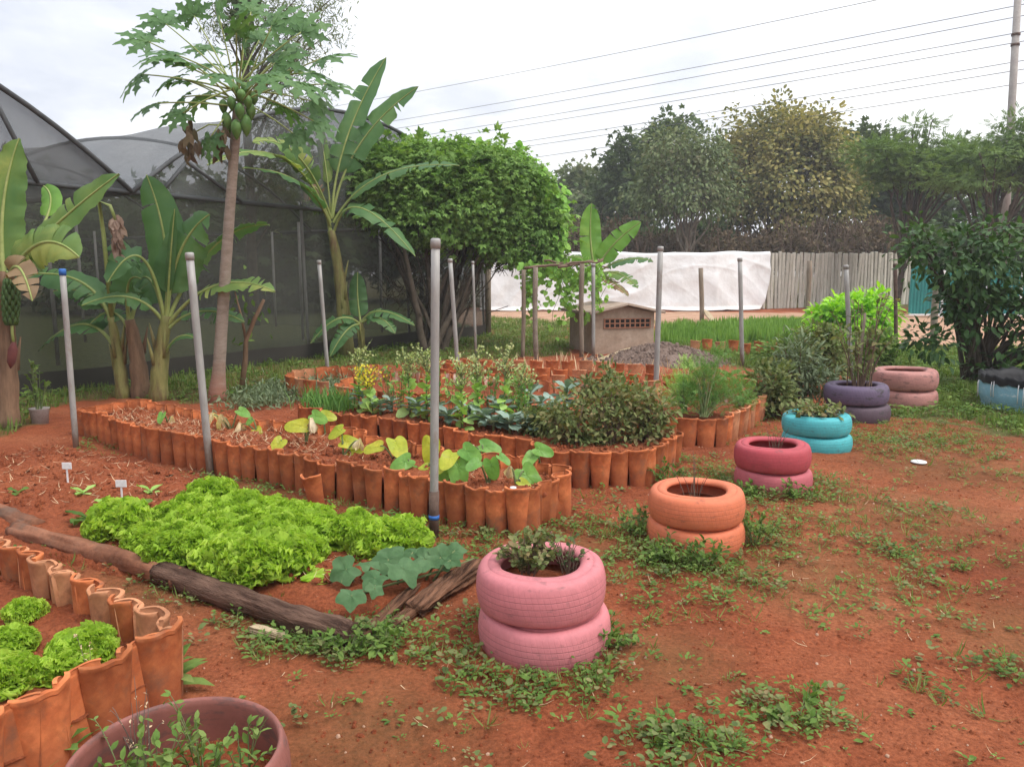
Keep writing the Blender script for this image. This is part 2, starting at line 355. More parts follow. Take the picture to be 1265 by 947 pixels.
L_grassb = leafmat('bright_grass_blade', [(.08, .16, .03), (.125, .22, .042), (.17, .26, .065)], .3, .7, .15, big=.8)
L_kale = leafmat('kale_leaf', [(.085, .135, .10), (.15, .21, .165), (.235, .30, .255)], .15, .6, .3, big=3)
L_bolt = leafmat('bolting_leaf', [(.16, .28, .06), (.25, .38, .10), (.34, .46, .18)], .3, .6, .2, big=3)
L_bush = leafmat('herb_leaf', [(.052, .075, .026), (.095, .125, .042), (.14, .155, .06), (.175, .125, .065)], .25, .7, .15, big=2)
L_dill = leafmat('feathery_leaf', [(.05, .12, .025), (.09, .19, .04), (.15, .26, .07)], .3, .6, big=2)
L_taro = leafmat('taro_leaf', [(.14, .24, .025), (.27, .31, .025), (.42, .38, .045)], .35, .4, .35, big=6)
L_tarog = leafmat('green_taro_leaf', [(.06, .17, .03), (.105, .24, .045), (.17, .31, .06)], .35, .4, .35, big=6)
L_wilt = leafmat('wilted_leaf', [(.40, .33, .22), (.52, .44, .33), (.45, .4, .12)], .3, .7, big=5)
L_squash = leafmat('squash_leaf', [(.028, .07, .026), (.055, .11, .046), (.10, .165, .08)], .25, .7, .15, big=9)
L_straw = leafmat('straw', [(.36, .25, .14), (.5, .38, .24), (.28, .2, .12)], .1, .8)
L_pap = leafmat('papaya_leaf', [(.035, .085, .025), (.06, .13, .04), (.11, .19, .06)], .28, .5, big=2)
L_lav = leafmat('silvery_leaf', [(.07, .10, .05), (.11, .145, .075), (.16, .19, .11)], .2, .6, big=2)
def banana_mat(name, a, b, c):
    m, nt, out = newmat(name); co = worldpos(nt)
    r = nd(nt, 'NewGeometry').outputs['Random Per Island']
    n = noi(nt, 2.5, 5, .6, co)
    col = ramp(nt, math_(nt, 'ADD', math_(nt, 'MULTIPLY', n, .8), math_(nt, 'MULTIPLY', r, .25)), [(.3, a), (.55, b), (.72, c)])
    uv = nd(nt, 'UVMap'); w = nd(nt, 'TexWave', i_Scale=11.0, i_Distortion=1.2); w.bands_direction = 'Y'; nt.links.new(uv.outputs[0], w.inputs[0])
    col = mixc(nt, .5, col, ramp(nt, w.outputs[0], [(.2, (.75,)*3), (.8, (1.15,)*3)]), 'MULTIPLY')
    p = princ(nt, None, col, .5, bump(nt, w.outputs[0], .25, .006), .4)
    t = nd(nt, 'BsdfTranslucent'); nt.links.new(mixc(nt, 1, col, (1.3, 1.35, .65), 'MULTIPLY'), t.inputs[0])
    nt.links.new(mix_sh(nt, .32, p.outputs[0], t.outputs[0]), out.inputs[0]); return m
B_green = banana_mat('banana_blade', (.055, .145, .045), (.085, .19, .06), (.13, .24, .08))
B_yell = banana_mat('yellowing_banana_blade', (.085, .19, .05), (.16, .26, .06), (.32, .36, .09))
B_bright = banana_mat('bright_banana_blade', (.10, .25, .035), (.16, .34, .05), (.26, .42, .08))
B_brown = banana_mat('dry_banana_blade', (.16, .10, .05), (.26, .17, .09), (.34, .24, .12))
M_rib = simple('banana_midrib', (.20, .26, .07), (.33, .37, .13), 5, .5)
M_bstem = simple('banana_stem', (.16, .17, .05), (.30, .27, .10), 4, .6, .3, .01, stretch=(4, 4, .6), extra=lambda nt, col, co: mixc(nt, math_(nt, 'MULTIPLY', math_(nt, 'SUBTRACT', noi(nt, 4, 5, .7, scaled(nt, worldpos(nt), (2, 2, .5))), .46, clamp=True), 5, clamp=True), col, (.13, .075, .04)))
M_bstemr = simple('brown_banana_stem', (.12, .07, .042), (.27, .165, .10), 4, .75, .4, .01, stretch=(4, 4, .6))
M_bfruit = simple('green_banana', (.035, .075, .02), (.07, .125, .035), 6, .5)
M_pfruit = simple('green_papaya', (.07, .17, .04), (.14, .25, .07), 5, .45)
def ptrunk_extra(nt, col, co):
    z = nd(nt, 'SeparateXYZ'); nt.links.new(worldpos(nt), z.inputs[0])
    f = math_(nt, 'SUBTRACT', math_(nt, 'ADD', .55, math_(nt, 'MULTIPLY', noi(nt, 6, 4, .6, co), .6)), math_(nt, 'MULTIPLY', z.outputs[2], 1.5), clamp=True)
    return mixc(nt, f, col, (.30, .10, .055))
M_ptrunk = simple('papaya_bark', (.22, .17, .13), (.36, .29, .24), 8, .85, .6, .015, stretch=(1, 1, 3), extra=ptrunk_extra)
M_stem = simple('green_stem', (.10, .14, .05), (.2, .24, .1), 8, .6)
M_twig = simple('brown_twig', (.11, .07, .05), (.22, .15, .11), 9, .9)
# ---------------------------------------------------------------- world, sun, view
w = bpy.data.worlds.new('World'); S.world = w; w.use_nodes = True; nt = w.node_tree; nt.nodes.clear()
SUN_EL, SUN_AZ = rad(58), rad(115)      # sun high on the right, behind cloud
sky = nd(nt, 'TexSky', sky_type='NISHITA', sun_disc=False, sun_elevation=SUN_EL, sun_rotation=SUN_AZ)
tc = nd(nt, 'TexCoord').outputs['Generated']
sp = nd(nt, 'SeparateXYZ'); nt.links.new(tc, sp.inputs[0])
zz = math_(nt, 'ADD', math_(nt, 'ABSOLUTE', sp.outputs[2]), .18)
cv = nd(nt, 'CombineXYZ'); nt.links.new(math_(nt, 'DIVIDE', sp.outputs[0], zz), cv.inputs[0]); nt.links.new(math_(nt, 'DIVIDE', sp.outputs[1], zz), cv.inputs[1])
n1 = noi(nt, .9, 7, .55, cv.outputs[0], .3); n2 = noi(nt, 3.2, 6, .6, cv.outputs[0], .4)
f = math_(nt, 'ADD', math_(nt, 'MULTIPLY', n1, .75), math_(nt, 'MULTIPLY', n2, .25))
# thinner, brighter cloud toward the sun (right of view)
sd = math_(nt, 'ADD', math_(nt, 'MULTIPLY', sp.outputs[0], .16), f)
cl = ramp(nt, sd, [(.30, (.56, .595, .68)), (.43, (.74, .765, .83)), (.52, (.92, .93, .96)), (.62, (1.12, 1.12, 1.12))])
cl = mixc(nt, 1, cl, (9.0, 9.0, 9.0), 'MULTIPLY')
el_ = math_(nt, 'ADD', .70, math_(nt, 'MULTIPLY', math_(nt, 'ABSOLUTE', sp.outputs[2]), .68)); ce = nd(nt, 'CombineXYZ')   # overcast sky: brighter overhead than at the horizon
for i in range(3): nt.links.new(el_, ce.inputs[i])
cl = mixc(nt, 1, cl, ce.outputs[0], 'MULTIPLY')
SKYMIX = mixc(nt, .93, sky.outputs[0], cl)
bg = nd(nt, 'Background'); bg.inputs[1].default_value = .1; nt.links.new(SKYMIX, bg.inputs[0])
wo = nd(nt, 'OutputWorld'); nt.links.new(bg.outputs[0], wo.inputs[0])
sl = bpy.data.lights.new('sun', 'SUN'); sl.energy = 1.3; sl.angle = rad(25); sl.color = (1, .97, .92)
so = bpy.data.objects.new('sun', sl); COL.objects.link(so)
sv = Vector((math.sin(SUN_AZ)*math.cos(SUN_EL), math.cos(SUN_AZ)*math.cos(SUN_EL), math.sin(SUN_EL)))
so.rotation_euler = (-sv).to_track_quat('-Z', 'Y').to_euler()
S.view_settings.view_transform = 'Standard'; S.view_settings.look = 'None'; S.view_settings.exposure = .80; S.view_settings.gamma = 1
S.cycles.transparent_max_bounces = 16
# ---------------------------------------------------------------- ground
def inpoly(x, y, poly):
    r = np.zeros(x.shape, bool); n = len(poly)
    for i in range(n):
        x1, y1 = poly[i][0], poly[i][1]; x2, y2 = poly[(i+1) % n][0], poly[(i+1) % n][1]
        c = ((y1 > y) != (y2 > y)) & (x < (x2-x1)*(y-y1)/((y2-y1) if abs(y2-y1) > 1e-9 else 1e-9)+x1)
        r ^= c
    return r
_ph = rng.uniform(0, 6.28, (24, 3)); _fr = rng.normal(size=(24, 2))
def wob(x, y, s=1.0):
    """cheap smooth noise in about -1..1"""
    r = 0
    for k in range(12): r = r+np.sin((_fr[k, 0]*x+_fr[k, 1]*y)*s*(1+k*.22)+_ph[k, 0])
    return r/4.2
def px(pts): return [tuple(G(*p)[:2]) for p in pts]
GRASS = [(px([(-260, 560), (-160, 455), (30, 470), (330, 446), (600, 412), (604, 392), (716, 398), (705, 440), (560, 446), (470, 452), (360, 470), (345, 500), (300, 500), (185, 498), (120, 492), (85, 505), (30, 530), (-40, 560)]), .75),
         (px([(1040, 440), (1110, 428), (1300, 430), (1700, 470), (1500, 540), (1270, 545), (1200, 520), (1160, 515), (1060, 520)]), .85),
         (px([(780, 428), (1010, 425), (1060, 445), (1000, 470), (880, 445)]), .7),
         (px([(806, 426), (816, 404), (1000, 398), (1012, 424)]), 1.0),
         (px([(590, 400), (780, 396), (1000, 394), (1000, 399), (760, 404)]), .3)]
ROAD = [px([(560, 399), (700, 404), (830, 402), (1000, 399), (1080, 404), (1075, 428), (1300, 437), (1900, 470), (1900, 392), (1300, 389), (560, 383)])]
MOSS = [(-.9, 3.6, .8), (.3, 4.3, .6), (-2.2, 5.4, 1.3), (.6, 3.0, .5), (2.6, 5.0, 1.0), (1.6, 4.0, .8), (3.6, 6.2, 1.2), (-.5, 2.5, .6), (3.4, 4.0, .9), (2.3, 3.2, .6), (5.5, 7.5, 1.6), (-1.9, 3.7, .7)]
def axis(*segs):
    a = []
    for s, e, n in segs: a += list(np.linspace(s, e, n, endpoint=False))
    return np.array(a+[segs[-1][1]])
gx = axis((-200, -60, 8), (-60, -12, 40), (-12, -6, 60), (-6, 7, 240), (7, 16, 60), (16, 60, 40), (60, 200, 8))
gy = axis((-60, 0, 12), (0, 1.4, 12), (1.4, 9, 150), (9, 20, 110), (20, 45, 60), (45, 120, 20), (120, 260, 6))
X, Y = np.meshgrid(gx, gy); sh = X.shape
near = np.clip(1-(np.hypot(X, Y)-14)/14, 0, 1)
Z = near*(.010*wob(X, Y, 1.6)+.007*wob(Y+3, X, 5)+.004*wob(X+9, Y, 13))
LET = px([(-260, 700), (-260, 590), (60, 548), (250, 590), (420, 655), (530, 665), (590, 700), (440, 785)])
def grassf(x, y):
    g = np.zeros(x.shape)
    xx, yy = x+.22*wob(x, y, 2.2), y+.3*wob(y, x, 1.9)
    for poly, v in GRASS: g = np.maximum(g, inpoly(xx, yy, poly)*v)
    return g
def mossf(x, y):
    g = np.zeros(x.shape)
    for mx, my, r in MOSS: g = np.maximum(g, np.exp(-((x-mx)**2+(y-my)**2)/r**2))
    return g
ga = grassf(X, Y); ga = np.maximum(ga, inpoly(X+.3*wob(X, Y, 2), Y, [(-14, 2), (-6.2, 9.6), (-.7, 19.3), (-2.5, 30), (-4, 44), (-40, 44), (-40, 2)])*1.4); far = (Y > 34)*.8; ga = np.maximum(ga, far)
for _ in range(2): ga = (ga+np.roll(ga, 1, 0)+np.roll(ga, -1, 0)+np.roll(ga, 1, 1)+np.roll(ga, -1, 1))/5
ro = np.zeros(sh)
for p in ROAD: ro = np.maximum(ro, inpoly(X+.2*wob(X, Y, 1.5), Y+.5*wob(Y, X, .9), p)*1.0)
ro = (ro+np.roll(ro, 1, 0)+np.roll(ro, -1, 0)+np.roll(ro, 1, 1)+np.roll(ro, -1, 1))/5
ny, nx = sh; idx = np.arange(ny*nx).reshape(sh)
Fq = np.stack([idx[:-1, :-1], idx[:-1, 1:], idx[1:, 1:], idx[1:, :-1]], -1).reshape(-1, 4)
ground = np_obj('ground', [(np.stack([X, Y, Z], -1).reshape(-1, 3), Fq)], M_ground)
for nm, arr in (('grass', ga), ('road', ro), ('moss', mossf(X, Y))):
    at = ground.data.attributes.new(nm, 'FLOAT', 'POINT'); at.data.foreach_set('value', arr.ravel().astype(np.float32))
tag(ground, kind='structure')
# ---------------------------------------------------------------- soil sheets in beds
def soil_patch(name, poly, z, amp=.02, cell=.05, mat=None, mound=0, kind='structure'):
    xs = [p[0] for p in poly]; ys = [p[1] for p in poly]
    ax = np.arange(min(xs)-cell, max(xs)+2*cell, cell); ay = np.arange(min(ys)-cell, max(ys)+2*cell, cell)
    X, Y = np.meshgrid(ax, ay); ins = inpoly(X, Y, poly)
    P = np.stack([X, Y], -1).reshape(-1, 2); best = np.full(len(P), 1e9); snap = P.copy()
    for i in range(len(poly)):
        a = np.array(poly[i][:2]); b = np.array(poly[(i+1) % len(poly)][:2]); ab = b-a
        t = np.clip(((P-a)@ab)/max(ab@ab, 1e-9), 0, 1); q = a+t[:, None]*ab; dd = np.linalg.norm(P-q, axis=1)
        m = dd < best; best[m] = dd[m]; snap[m] = q[m]
    fi = ins.ravel(); P2 = np.where(fi[:, None], P, snap)
    zz = z+amp*(wob(P2[:, 0], P2[:, 1], 6)*.6+wob(P2[:, 1], P2[:, 0], 15)*.5+wob(P2[:, 0]+5, P2[:, 1], 33)*.3)+mound*np.clip(np.where(fi, best, 0)/.3, 0, 1)
    if mound: zz = np.where(fi, zz, -.03)
    idx = np.arange(len(P)).reshape(X.shape)
    Fq = np.stack([idx[:-1, :-1], idx[:-1, 1:], idx[1:, 1:], idx[1:, :-1]], -1).reshape(-1, 4)
    Fq = Fq[fi[Fq].any(1)]
    used = np.unique(Fq); re = np.zeros(len(P), int); re[used] = np.arange(len(used))
    V = np.concatenate([P2, zz[:, None]], 1)[used]
    o = np_obj(name, [(V, re[Fq])], mat or M_soil); return tag(o, kind=kind)
# ---------------------------------------------------------------- clay tiles stood on end as bed edging
def tile_mesh(w, h, dep, sq, seed, chip=0):
    r = random.Random(seed); mb = MB(); n = 12; zs = [-.06, 0, h*.35, h*.7, h-.022, h-.017, h-.003, h]; t = .013
    ph = r.uniform(0, 6)
    def pt(u, z, inner):
        k = max(0, min(1, z/h)); ww = w*(.74+.26*k)/2*(1+.012*math.sin(5*z/h+ph))
        lip = .004 if z > h-.020 and z < h-.001 else 0
        d = dep*(.85+.15*k)*(1-abs(u)**sq)
        x = u*ww; y = d+lip-(t if inner else 0)
        if inner: x *= (ww-t*.8)/ww
        zt = z
        if z > h-.03:
            zt = z+.003*math.sin(3*u+ph)+(-chip*max(0, 1-abs(u-.5*math.sin(ph))/.3))
        return (x, y, zt)
    us = [math.sin((-1+2*i/n)*pi/2) for i in range(n+1)]
    out = [[pt(u, z, 0) for u in us] for z in zs]; inn = [[pt(u, z, 1) for u in us] for z in zs]
    mb.grid(out); mb.grid([list(reversed(q)) for q in inn])
    mb.grid([out[-1], inn[-1]]); mb.grid([[q[0] for q in inn], [q[0] for q in out]]); mb.grid([[q[-1] for q in out], [q[-1] for q in inn]])
    return mb
def tile_variants(w, h, dep, sq, mats, nvar, sd):
    res = []
    for i in range(nvar):
        o = tile_mesh(w, h*random.uniform(.97, 1.03), dep, sq, sd+i, random.choice([0, 0, .012, .02])).build('clay_tile', mats[i % len(mats)])
        o.data.set_sharp_from_angle(angle=rad(38)); res.append(o.data); bpy.data.objects.remove(o)
    return res
T_std = tile_variants(.168, .285, .055, 3.0, [M_tile], 6, 10)
T_pale = tile_variants(.165, .285, .055, 3.0, [M_tilep, M_tile], 6, 30)
T_wide = tile_variants(.20, .30, .045, 4.5, [M_tile], 4, 50)
T_white = tile_variants(.20, .27, .05, 3.0, [M_tilew], 4, 70)
T_far = tile_variants(.205, .27, .055, 3.0, [M_tile, M_tile, M_tilep], 6, 90)
NT = 0
def row(pts, sp, meshes, label, group, side=1, alt=False, zj=.012, jit=1.0, ends=None):
    global NT
    pts = [Vector((p[0], p[1], 0)) for p in pts]
    L = [0]
    for a, b in zip(pts, pts[1:]): L.append(L[-1]+(b-a).length)
    n = max(1, round(L[-1]/sp))
    for i in range(n):
        s = (i+.5)*L[-1]/n
        k = max(j for j in range(len(L)-1) if L[j] <= s); a, b = pts[k], pts[k+1]
        p = a.lerp(b, (s-L[k])/max(L[k+1]-L[k], 1e-6)); d = (b-a).normalized()
        ang = math.atan2(d.y, d.x)+(0 if side < 0 else pi)
        flip = alt and i % 2 == 1
        nrm = Vector((math.sin(ang)*-1, math.cos(ang), 0))
        o = bpy.data.objects.new('clay_tile', random.choice(meshes)); COL.objects.link(o)
        p = p+nrm*((-.012 if not flip else .012)+random.uniform(-.008, .008)*jit)
        o.location = (p.x, p.y, random.uniform(-zj, zj)*jit)
        o.rotation_euler = (rad(random.gauss(0, 2.2)*jit), rad(random.gauss(0, 1.8)*jit), ang+(pi if flip else 0)+rad(random.gauss(0, 5)*jit))
        if flip: o.scale = (.9, .8, 1)
        ORG[o.name] = Vector(o.location)
        tag(o, label, 'tile', group); NT += 1
ZT = .28
def top(pts, z=ZT): return [G(x, y, z) for x, y in pts]
# outward side: looking along the row, side=-1 puts the bulge on the left of travel, +1 on the right
n2 = top([(96, 503), (126, 511), (156, 520), (189, 529), (232, 534), (260, 541), (295, 548), (323, 551), (361, 560)])
n2b = top([(361, 560), (407, 569), (439, 572), (463, 578), (487, 580), (512, 588), (563, 596), (595, 601), (654, 605)])
e2 = top([(654, 605), (676, 594), (704, 581)])
b2 = top([(704, 579), (690, 576), (635, 564), (590, 560), (547, 556), (509, 548), (460, 537), (407, 526), (359, 522)])
b2b = top([(359, 522), (333, 520), (283, 516), (242, 507), (222, 502), (174, 494)])
l2 = top([(174, 494), (143, 498), (123, 500), (96, 503)])
g2 = 'clay tiles edging the taro bed'
row(n2, .15, T_std, 'terracotta tile on end in the taro bed front edge, far half near the leaning post', g2)
row(n2b, .145, T_std, 'terracotta tile on end in the front edge of the taro bed, beyond the lettuce patch', g2)
row(e2, .10, T_std, 'terracotta tile on end at the short right end of the taro bed', g2, alt=True)
row(b2, .155, T_std, 'terracotta tile on end in the back edge of the taro bed, beside the kale bed', g2)
row(b2b, .165, T_std, 'terracotta tile on end in the back edge of the taro bed, before the papaya trunk', g2)
row(l2, .165, T_std, 'terracotta tile on end closing the far end of the taro bed by the banana stems', g2)
bed2 = [tuple(p[:2]) for p in n2+n2b[1:]+e2[1:]+b2[1:]+b2b[1:]+l2[1:-1]]
soil_patch('garden_soil', bed2, .19, .018)
n3 = top([(368, 501), (393, 504), (421, 510), (451, 514), (476, 516), (507, 519), (557, 529), (578, 533), (616, 538), (641, 543), (656, 545)])
n3b = top([(656, 545), (688, 555), (721, 557), (747, 558), (801, 556)])
e3 = top([(801, 556), (815, 548), (828, 539), (837, 532)])
b3 = top([(837, 532), (760, 521), (660, 505), (560, 492), (480, 484), (423, 480)]); l3 = top([(423, 480), (400, 487), (378, 495), (368, 501)])
g3 = 'clay tiles edging the kale bed'
row(n3, .155, T_std, 'terracotta tile on end in the front edge of the kale bed', g3)
row(n3b, .15, T_std, 'terracotta tile on end under the brown-green bushes of the kale bed', g3)
row(e3, .13, T_std, 'terracotta tile on end at the right end of the kale bed, facing the tyre row', g3)
row(b3, .26, T_far, 'terracotta tile on end in the back edge of the kale bed', g3)
bed3 = [tuple(p[:2]) for p in n3+n3b[1:]+e3[1:]+b3[1:]+l3[1:-1]]
row(l3, .2, T_far, 'terracotta tile on end closing the onion end of the kale bed', g3)
soil_patch('garden_soil', bed3, .2, .018)
n4 = top([(415, 474), (470, 482), (560, 484), (660, 497), (760, 508), (838, 515)]); n4b = top([(838, 515), (885, 515)])
e4 = top([(888, 515), (901, 510), (917, 503), (936, 491), (948, 482)])
b4 = top([(948, 482), (860, 478), (761, 476), (686, 470), (640, 466)]); b4b = top([(640, 466), (585, 464), (547, 460), (502, 457), (461, 456)])
l4 = top([(461, 456), (436, 464), (415, 474)])
g4 = 'clay tiles edging the feathery herb bed'
row(n4, .23, T_far, 'terracotta tile on end in the front edge of the herb bed, behind the kale', g4)
row(n4b, .18, T_far, 'broad terracotta tile on end under the feathery green herb', g4)
row(e4, .15, T_far, 'terracotta tile on end at the right end of the herb bed, by the weeds', g4)
row(b4, .25, T_white, 'lime-splashed terracotta tile in the back edge of the herb bed, right of the tall posts', g4)
row(b4b, .23, T_white, 'lime-splashed terracotta tile in the back edge of the herb bed, before the vine arbour', g4)
soil_patch('garden_soil', [tuple(p[:2]) for p in n4+n4b[1:]+e4[1:]+b4[1:]+b4b[1:]+l4[1:-1]], .12, .018, .05)
row(l4, .25, T_far, 'terracotta tile on end closing the far end of the herb bed', g4)
g5 = 'clay tiles edging the far bare beds'
n5 = top([(355, 463), (372, 467), (405, 470)]); b5l = top([(355, 463), (365, 457), (403, 452), (451, 449), (470, 450)])
row(n5, .2, T_far, 'terracotta tile at the rounded end of a far bed beside silvery ground cover', g5)
row(b5l, .2, T_far, 'terracotta tile in the curved far corner of a bare bed near the banana trunk', g5, side=-1)
n6 = top([(512, 450), (552, 455), (603, 459), (666, 461), (707, 464), (761, 467), (812, 469), (863, 474)])
row(n6, .24, T_far, 'terracotta tile in the second long row of the far bare beds', g5)
b6 = top([(545, 447), (600, 451), (640, 453), (700, 455), (770, 458), (840, 462)])
row(b6, .25, T_far, 'terracotta tile in the third long row of the far bare beds', g5)
b7 = top([(548, 443), (610, 443), (670, 444), (734, 445), (769, 447), (815, 450)])
row(b7, .25, T_far, 'terracotta tile in the rearmost row of the far bare beds, before the grey earth heap', g5)
row(top([(880, 462), (905, 466), (942, 470)]), .23, T_far, 'terracotta tile in a short row behind the feathery herb', g5)
soil_patch('garden_soil', px([(405, 475), (355, 468), (403, 458), (545, 447), (815, 452), (870, 476), (640, 470), (461, 460)]), .02, .02, .05)
# near bed at the lower left
ZB = .30
r1 = top([(-60, 650), (0, 664), (19, 672), (36, 682), (53, 692), (81, 702), (107, 713), (130, 724), (156, 737), (182, 750), (212, 767)], ZB)
e1 = top([(214, 768), (178, 786), (143, 803), (88, 831), (40, 856), (-60, 908)], ZB)
g1 = 'clay tiles edging the near lettuce bed'
row(r1, .088, T_pale, 'pale terracotta tile on end in the long edge of the near lettuce bed', g1, side=-1, alt=True, zj=.02, jit=.55)
row(e1, .118, T_wide, 'broad flat terracotta tile at the near end of the lettuce bed by the sunken tyre', g1, side=-1, alt=True, jit=.5)
soil_patch('garden_soil', [tuple(p[:2]) for p in r1+e1[1:]]+[(-4.5, 2.0), (-4.8, 4.6)], .12, .022)
# grass bed far right, low tile edge
row(top([(850, 421), (905, 422), (960, 425), (985, 428)], .25), .24, T_far, 'pale brick-red tile edging the far grass bed', 'tiles edging the grass bed', zj=.03)
row(top([(948, 437), (985, 438)], .25), .24, T_far, 'loose brick-red tile below the far grass bed', 'tiles edging the grass bed', zj=.03)
print('TILES', NT)
# broken tile and stone before the taro bed
o = dup(bpy.data.objects['clay_tile'], G(392, 622), rad(20), 1, 'short leaning terracotta tile stood out in front of the taro bed edge', 'loose tiles'); o.data = T_std[2]; o.rotation_euler = (rad(-10), rad(5), rad(160)); o.scale = (1, 1, .8); o['category'] = 'tile'; o['group'] = 'loose tiles'
def rock(name, label, cat, c, sz, mat, seed, org=None):
    bm = MB(); rows = []
    for i in range(9):
        th = pi*i/8; r = []
        for j in range(12):
            a = 2*pi*j/12; v = Vector((math.sin(th)*math.cos(a), math.sin(th)*math.sin(a), math.cos(th)))
            k = 1+.3*noise.noise(v*1.6+Vector((seed, 0, 0)))
            r.append((c[0]+v.x*sz[0]*k, c[1]+v.y*sz[1]*k, c[2]+v.z*sz[2]*k))
        rows.append(r)
    bm.grid(rows, 0, True); return tag(bm.build(name, mat, None, c), label, cat)
rock('stone', 'pale broken stone resting against the short leaning tile', 'stone', G(381, 602, .12), (.035, .03, .03), M_roofc, 3)
# ---------------------------------------------------------------- lettuce plot: soil, logs, rotten boards, markers
LETW = px([(-200, 640), (-260, 600), (60, 553), (250, 590), (420, 655), (530, 672), (585, 700), (440, 772)])
soil_patch('garden_soil', LETW, .03, .016, .05, None, .045)
def log(name, label, pts, rr, mat, cat='log', seed=0):
    mb = MB(); P = []; n = 44
    pts = [Vector(p) for p in pts]
    rows = []
    for i in range(n+1):
        t = i/n*(len(pts)-1); k = min(int(t), len(pts)-2); p = pts[k].lerp(pts[k+1], t-k)
        P.append(p)
    for i, p in enumerate(P):
        d = (P[min(i+1, n)]-P[max(i-1, 0)]).normalized(); a = d.cross(Vector((0, 0, 1))).normalized(); b = a.cross(d)
        r0 = rr*(1+.16*noise.noise(Vector((i*.3, seed, 0))))
        rows.append([p+(a*math.cos(2*pi*j/40)+b*math.sin(2*pi*j/40))*r0*(1+.18*noise.noise(Vector((math.cos(2*pi*j/40)*1.5, math.sin(2*pi*j/40)*1.5, i*.16+seed)))+.13*noise.noise(Vector((math.cos(2*pi*j/40)*6, math.sin(2*pi*j/40)*6, i*.12+seed)))) for j in range(40)])
    rows = [[P[0]]*40]+rows+[[P[-1]]*40]
    mb.grid(rows, 0, True); return tag(mb.build(name, mat, None, pts[0]), label, cat)
log('edging_log', 'smooth reddish log along the front left of the lettuce patch', [G(18, 656, .05), G(70, 669, .052), G(140, 689, .05), G(205, 709, .05), G(228, 718, .045)], .054, M_log, seed=2)
log('edging_log', 'dark cracked log along the front right of the lettuce patch, with a ragged end', [G(198, 706, .052), G(250, 726, .055), G(310, 745, .052), G(360, 762, .05), G(412, 777, .05), G(436, 785, .045)], .058, M_log2, seed=7)
log('edging_log', 'short dark log end lying behind the long log at the photo edge', [G(-60, 612, .05), G(44, 652, .05)], .06, M_log, seed=5)
def board(name, label, a, b, wd, th, mat, seed, cat='board', tilt=0):
    a, b = Vector(a), Vector(b); d = (b-a); L = d.length; d.normalize(); s = d.cross(Vector((0, 0, 1))).normalized(); u = s.cross(d)
    s, u = s*math.cos(tilt)+u*math.sin(tilt), u*math.cos(tilt)-s*math.sin(tilt)
    mb = MB(); rows = []; n = 30
    for i in range(n+1):
        t = i/n; p = a+d*L*t; r = []
        for j in range(48):
            an = 2*pi*j/48; cx, cy = math.cos(an), math.sin(an); k = 1/max(abs(cx), abs(cy))**.8
            f = 1+.32*noise.noise(Vector((cx*3+seed, cy*3, t*2.2)))+.34*noise.noise(Vector((cx*9, cy*9+seed, t*1.3)))+.12*noise.noise(Vector((cx*9, cy*9+seed, t*14)))
            f *= (1-.75*max(0, (t-.85)/.15)*max(0, noise.noise(Vector((cx*3, cy*3, seed)))+.6))
            r.append(p+s*cx*k*wd/2*f+u*cy*k*th/2*f)
        rows.append(r)
    rows = [[sum(rows[0], Vector())/48]*48]+rows+[[sum(rows[-1], Vector())/48]*48]
    mb.grid(rows, 0, True); return tag(mb.build(name, mat, None, a), label, cat)
board('rotten_board', 'thin split rotten board pointing at the end of the long log', G(447, 786, .03), G(516, 722, .06), .05, .03, M_rot, 1)
board('rotten_board', 'wide crumbling rotten board behind the split board near the pink tyres', G(512, 752, .05), G(594, 694, .07), .10, .05, M_rot, 4)
board('rotten_board', 'dark narrow rotten board lying between two lighter rotten boards', G(480, 775, .03), G(560, 716, .05), .06, .03, M_rot, 8)
board('wood_offcut', 'pale offcut of wood lying on the ground below the long log', G(312, 775, .02), G(352, 786, .02), .04, .025, M_plank, 9)
def marker(label, base, top_, wpx):
    b, t = Vector(base), Vector(top_); r = thing('plant_marker', label, 'plant marker', b)
    mb = MB(); mb.box((b+t)/2, (.013, .004, (t-b).length)); bev(mb.build('stake', M_white, r, smooth=False), .001)
    mb = MB(); mb.box(t+Vector((0, -.004, .012)), (wpx, .005, .05)); bev(mb.build('label_plate', M_white, r, smooth=False), .003)
marker('white T-shaped plant marker on bare soil, farther from the lettuces', G(84, 604, .03), D(83, 577, G(84, 604, .03).y), .07)
marker('white T-shaped plant marker standing beside the lettuce patch', G(151, 623, .03), D(150, 599, G(151, 623, .03).y), .075)
# fix marker height: plates sit above their stakes
# ---------------------------------------------------------------- tyres
def tyre_obj(name, mat, label, c, R=.3, H=.185, rz=0, tilt=(0, 0), seed=0):
    k = R/.3; q = H/.185
    prof = [(.180, .022), (.188, .006), (.205, .0), (.240, .001), (.266, .004), (.281, .013), (.289, .026), (.2938, .042), (.2972, .06), (.2992, .077), (.30, .0925), (.2992, .108), (.2972, .125), (.2938, .143), (.289, .157), (.281, .170), (.266, .179), (.247, .1815), (.245, .180), (.242, .180), (.240, .183), (.214, .185), (.196, .182), (.184, .172), (.182, .160), (.195, .150), (.245, .148), (.272, .135), (.280, .10), (.272, .05), (.245, .036), (.195, .034)]
    mb = MB(); mb.lathe([(r*k, z*q) for r, z in prof], 96, (0, 0, 0), 0, True)
    mb.v = [(x*(1+.012*math.sin(2*math.atan2(y, x)+seed)), y*(1+.012*math.cos(2*math.atan2(y, x)+seed)), z+.004*math.sin(3*math.atan2(y, x)+seed)) for x, y, z in mb.v]
    o = mb.build(name, mat); o.location = c; o.rotation_euler = (tilt[0], tilt[1], rz); ORG[o.name] = Vector(c)
    return tag(o, label, 'tyre', 'painted tyre planters')
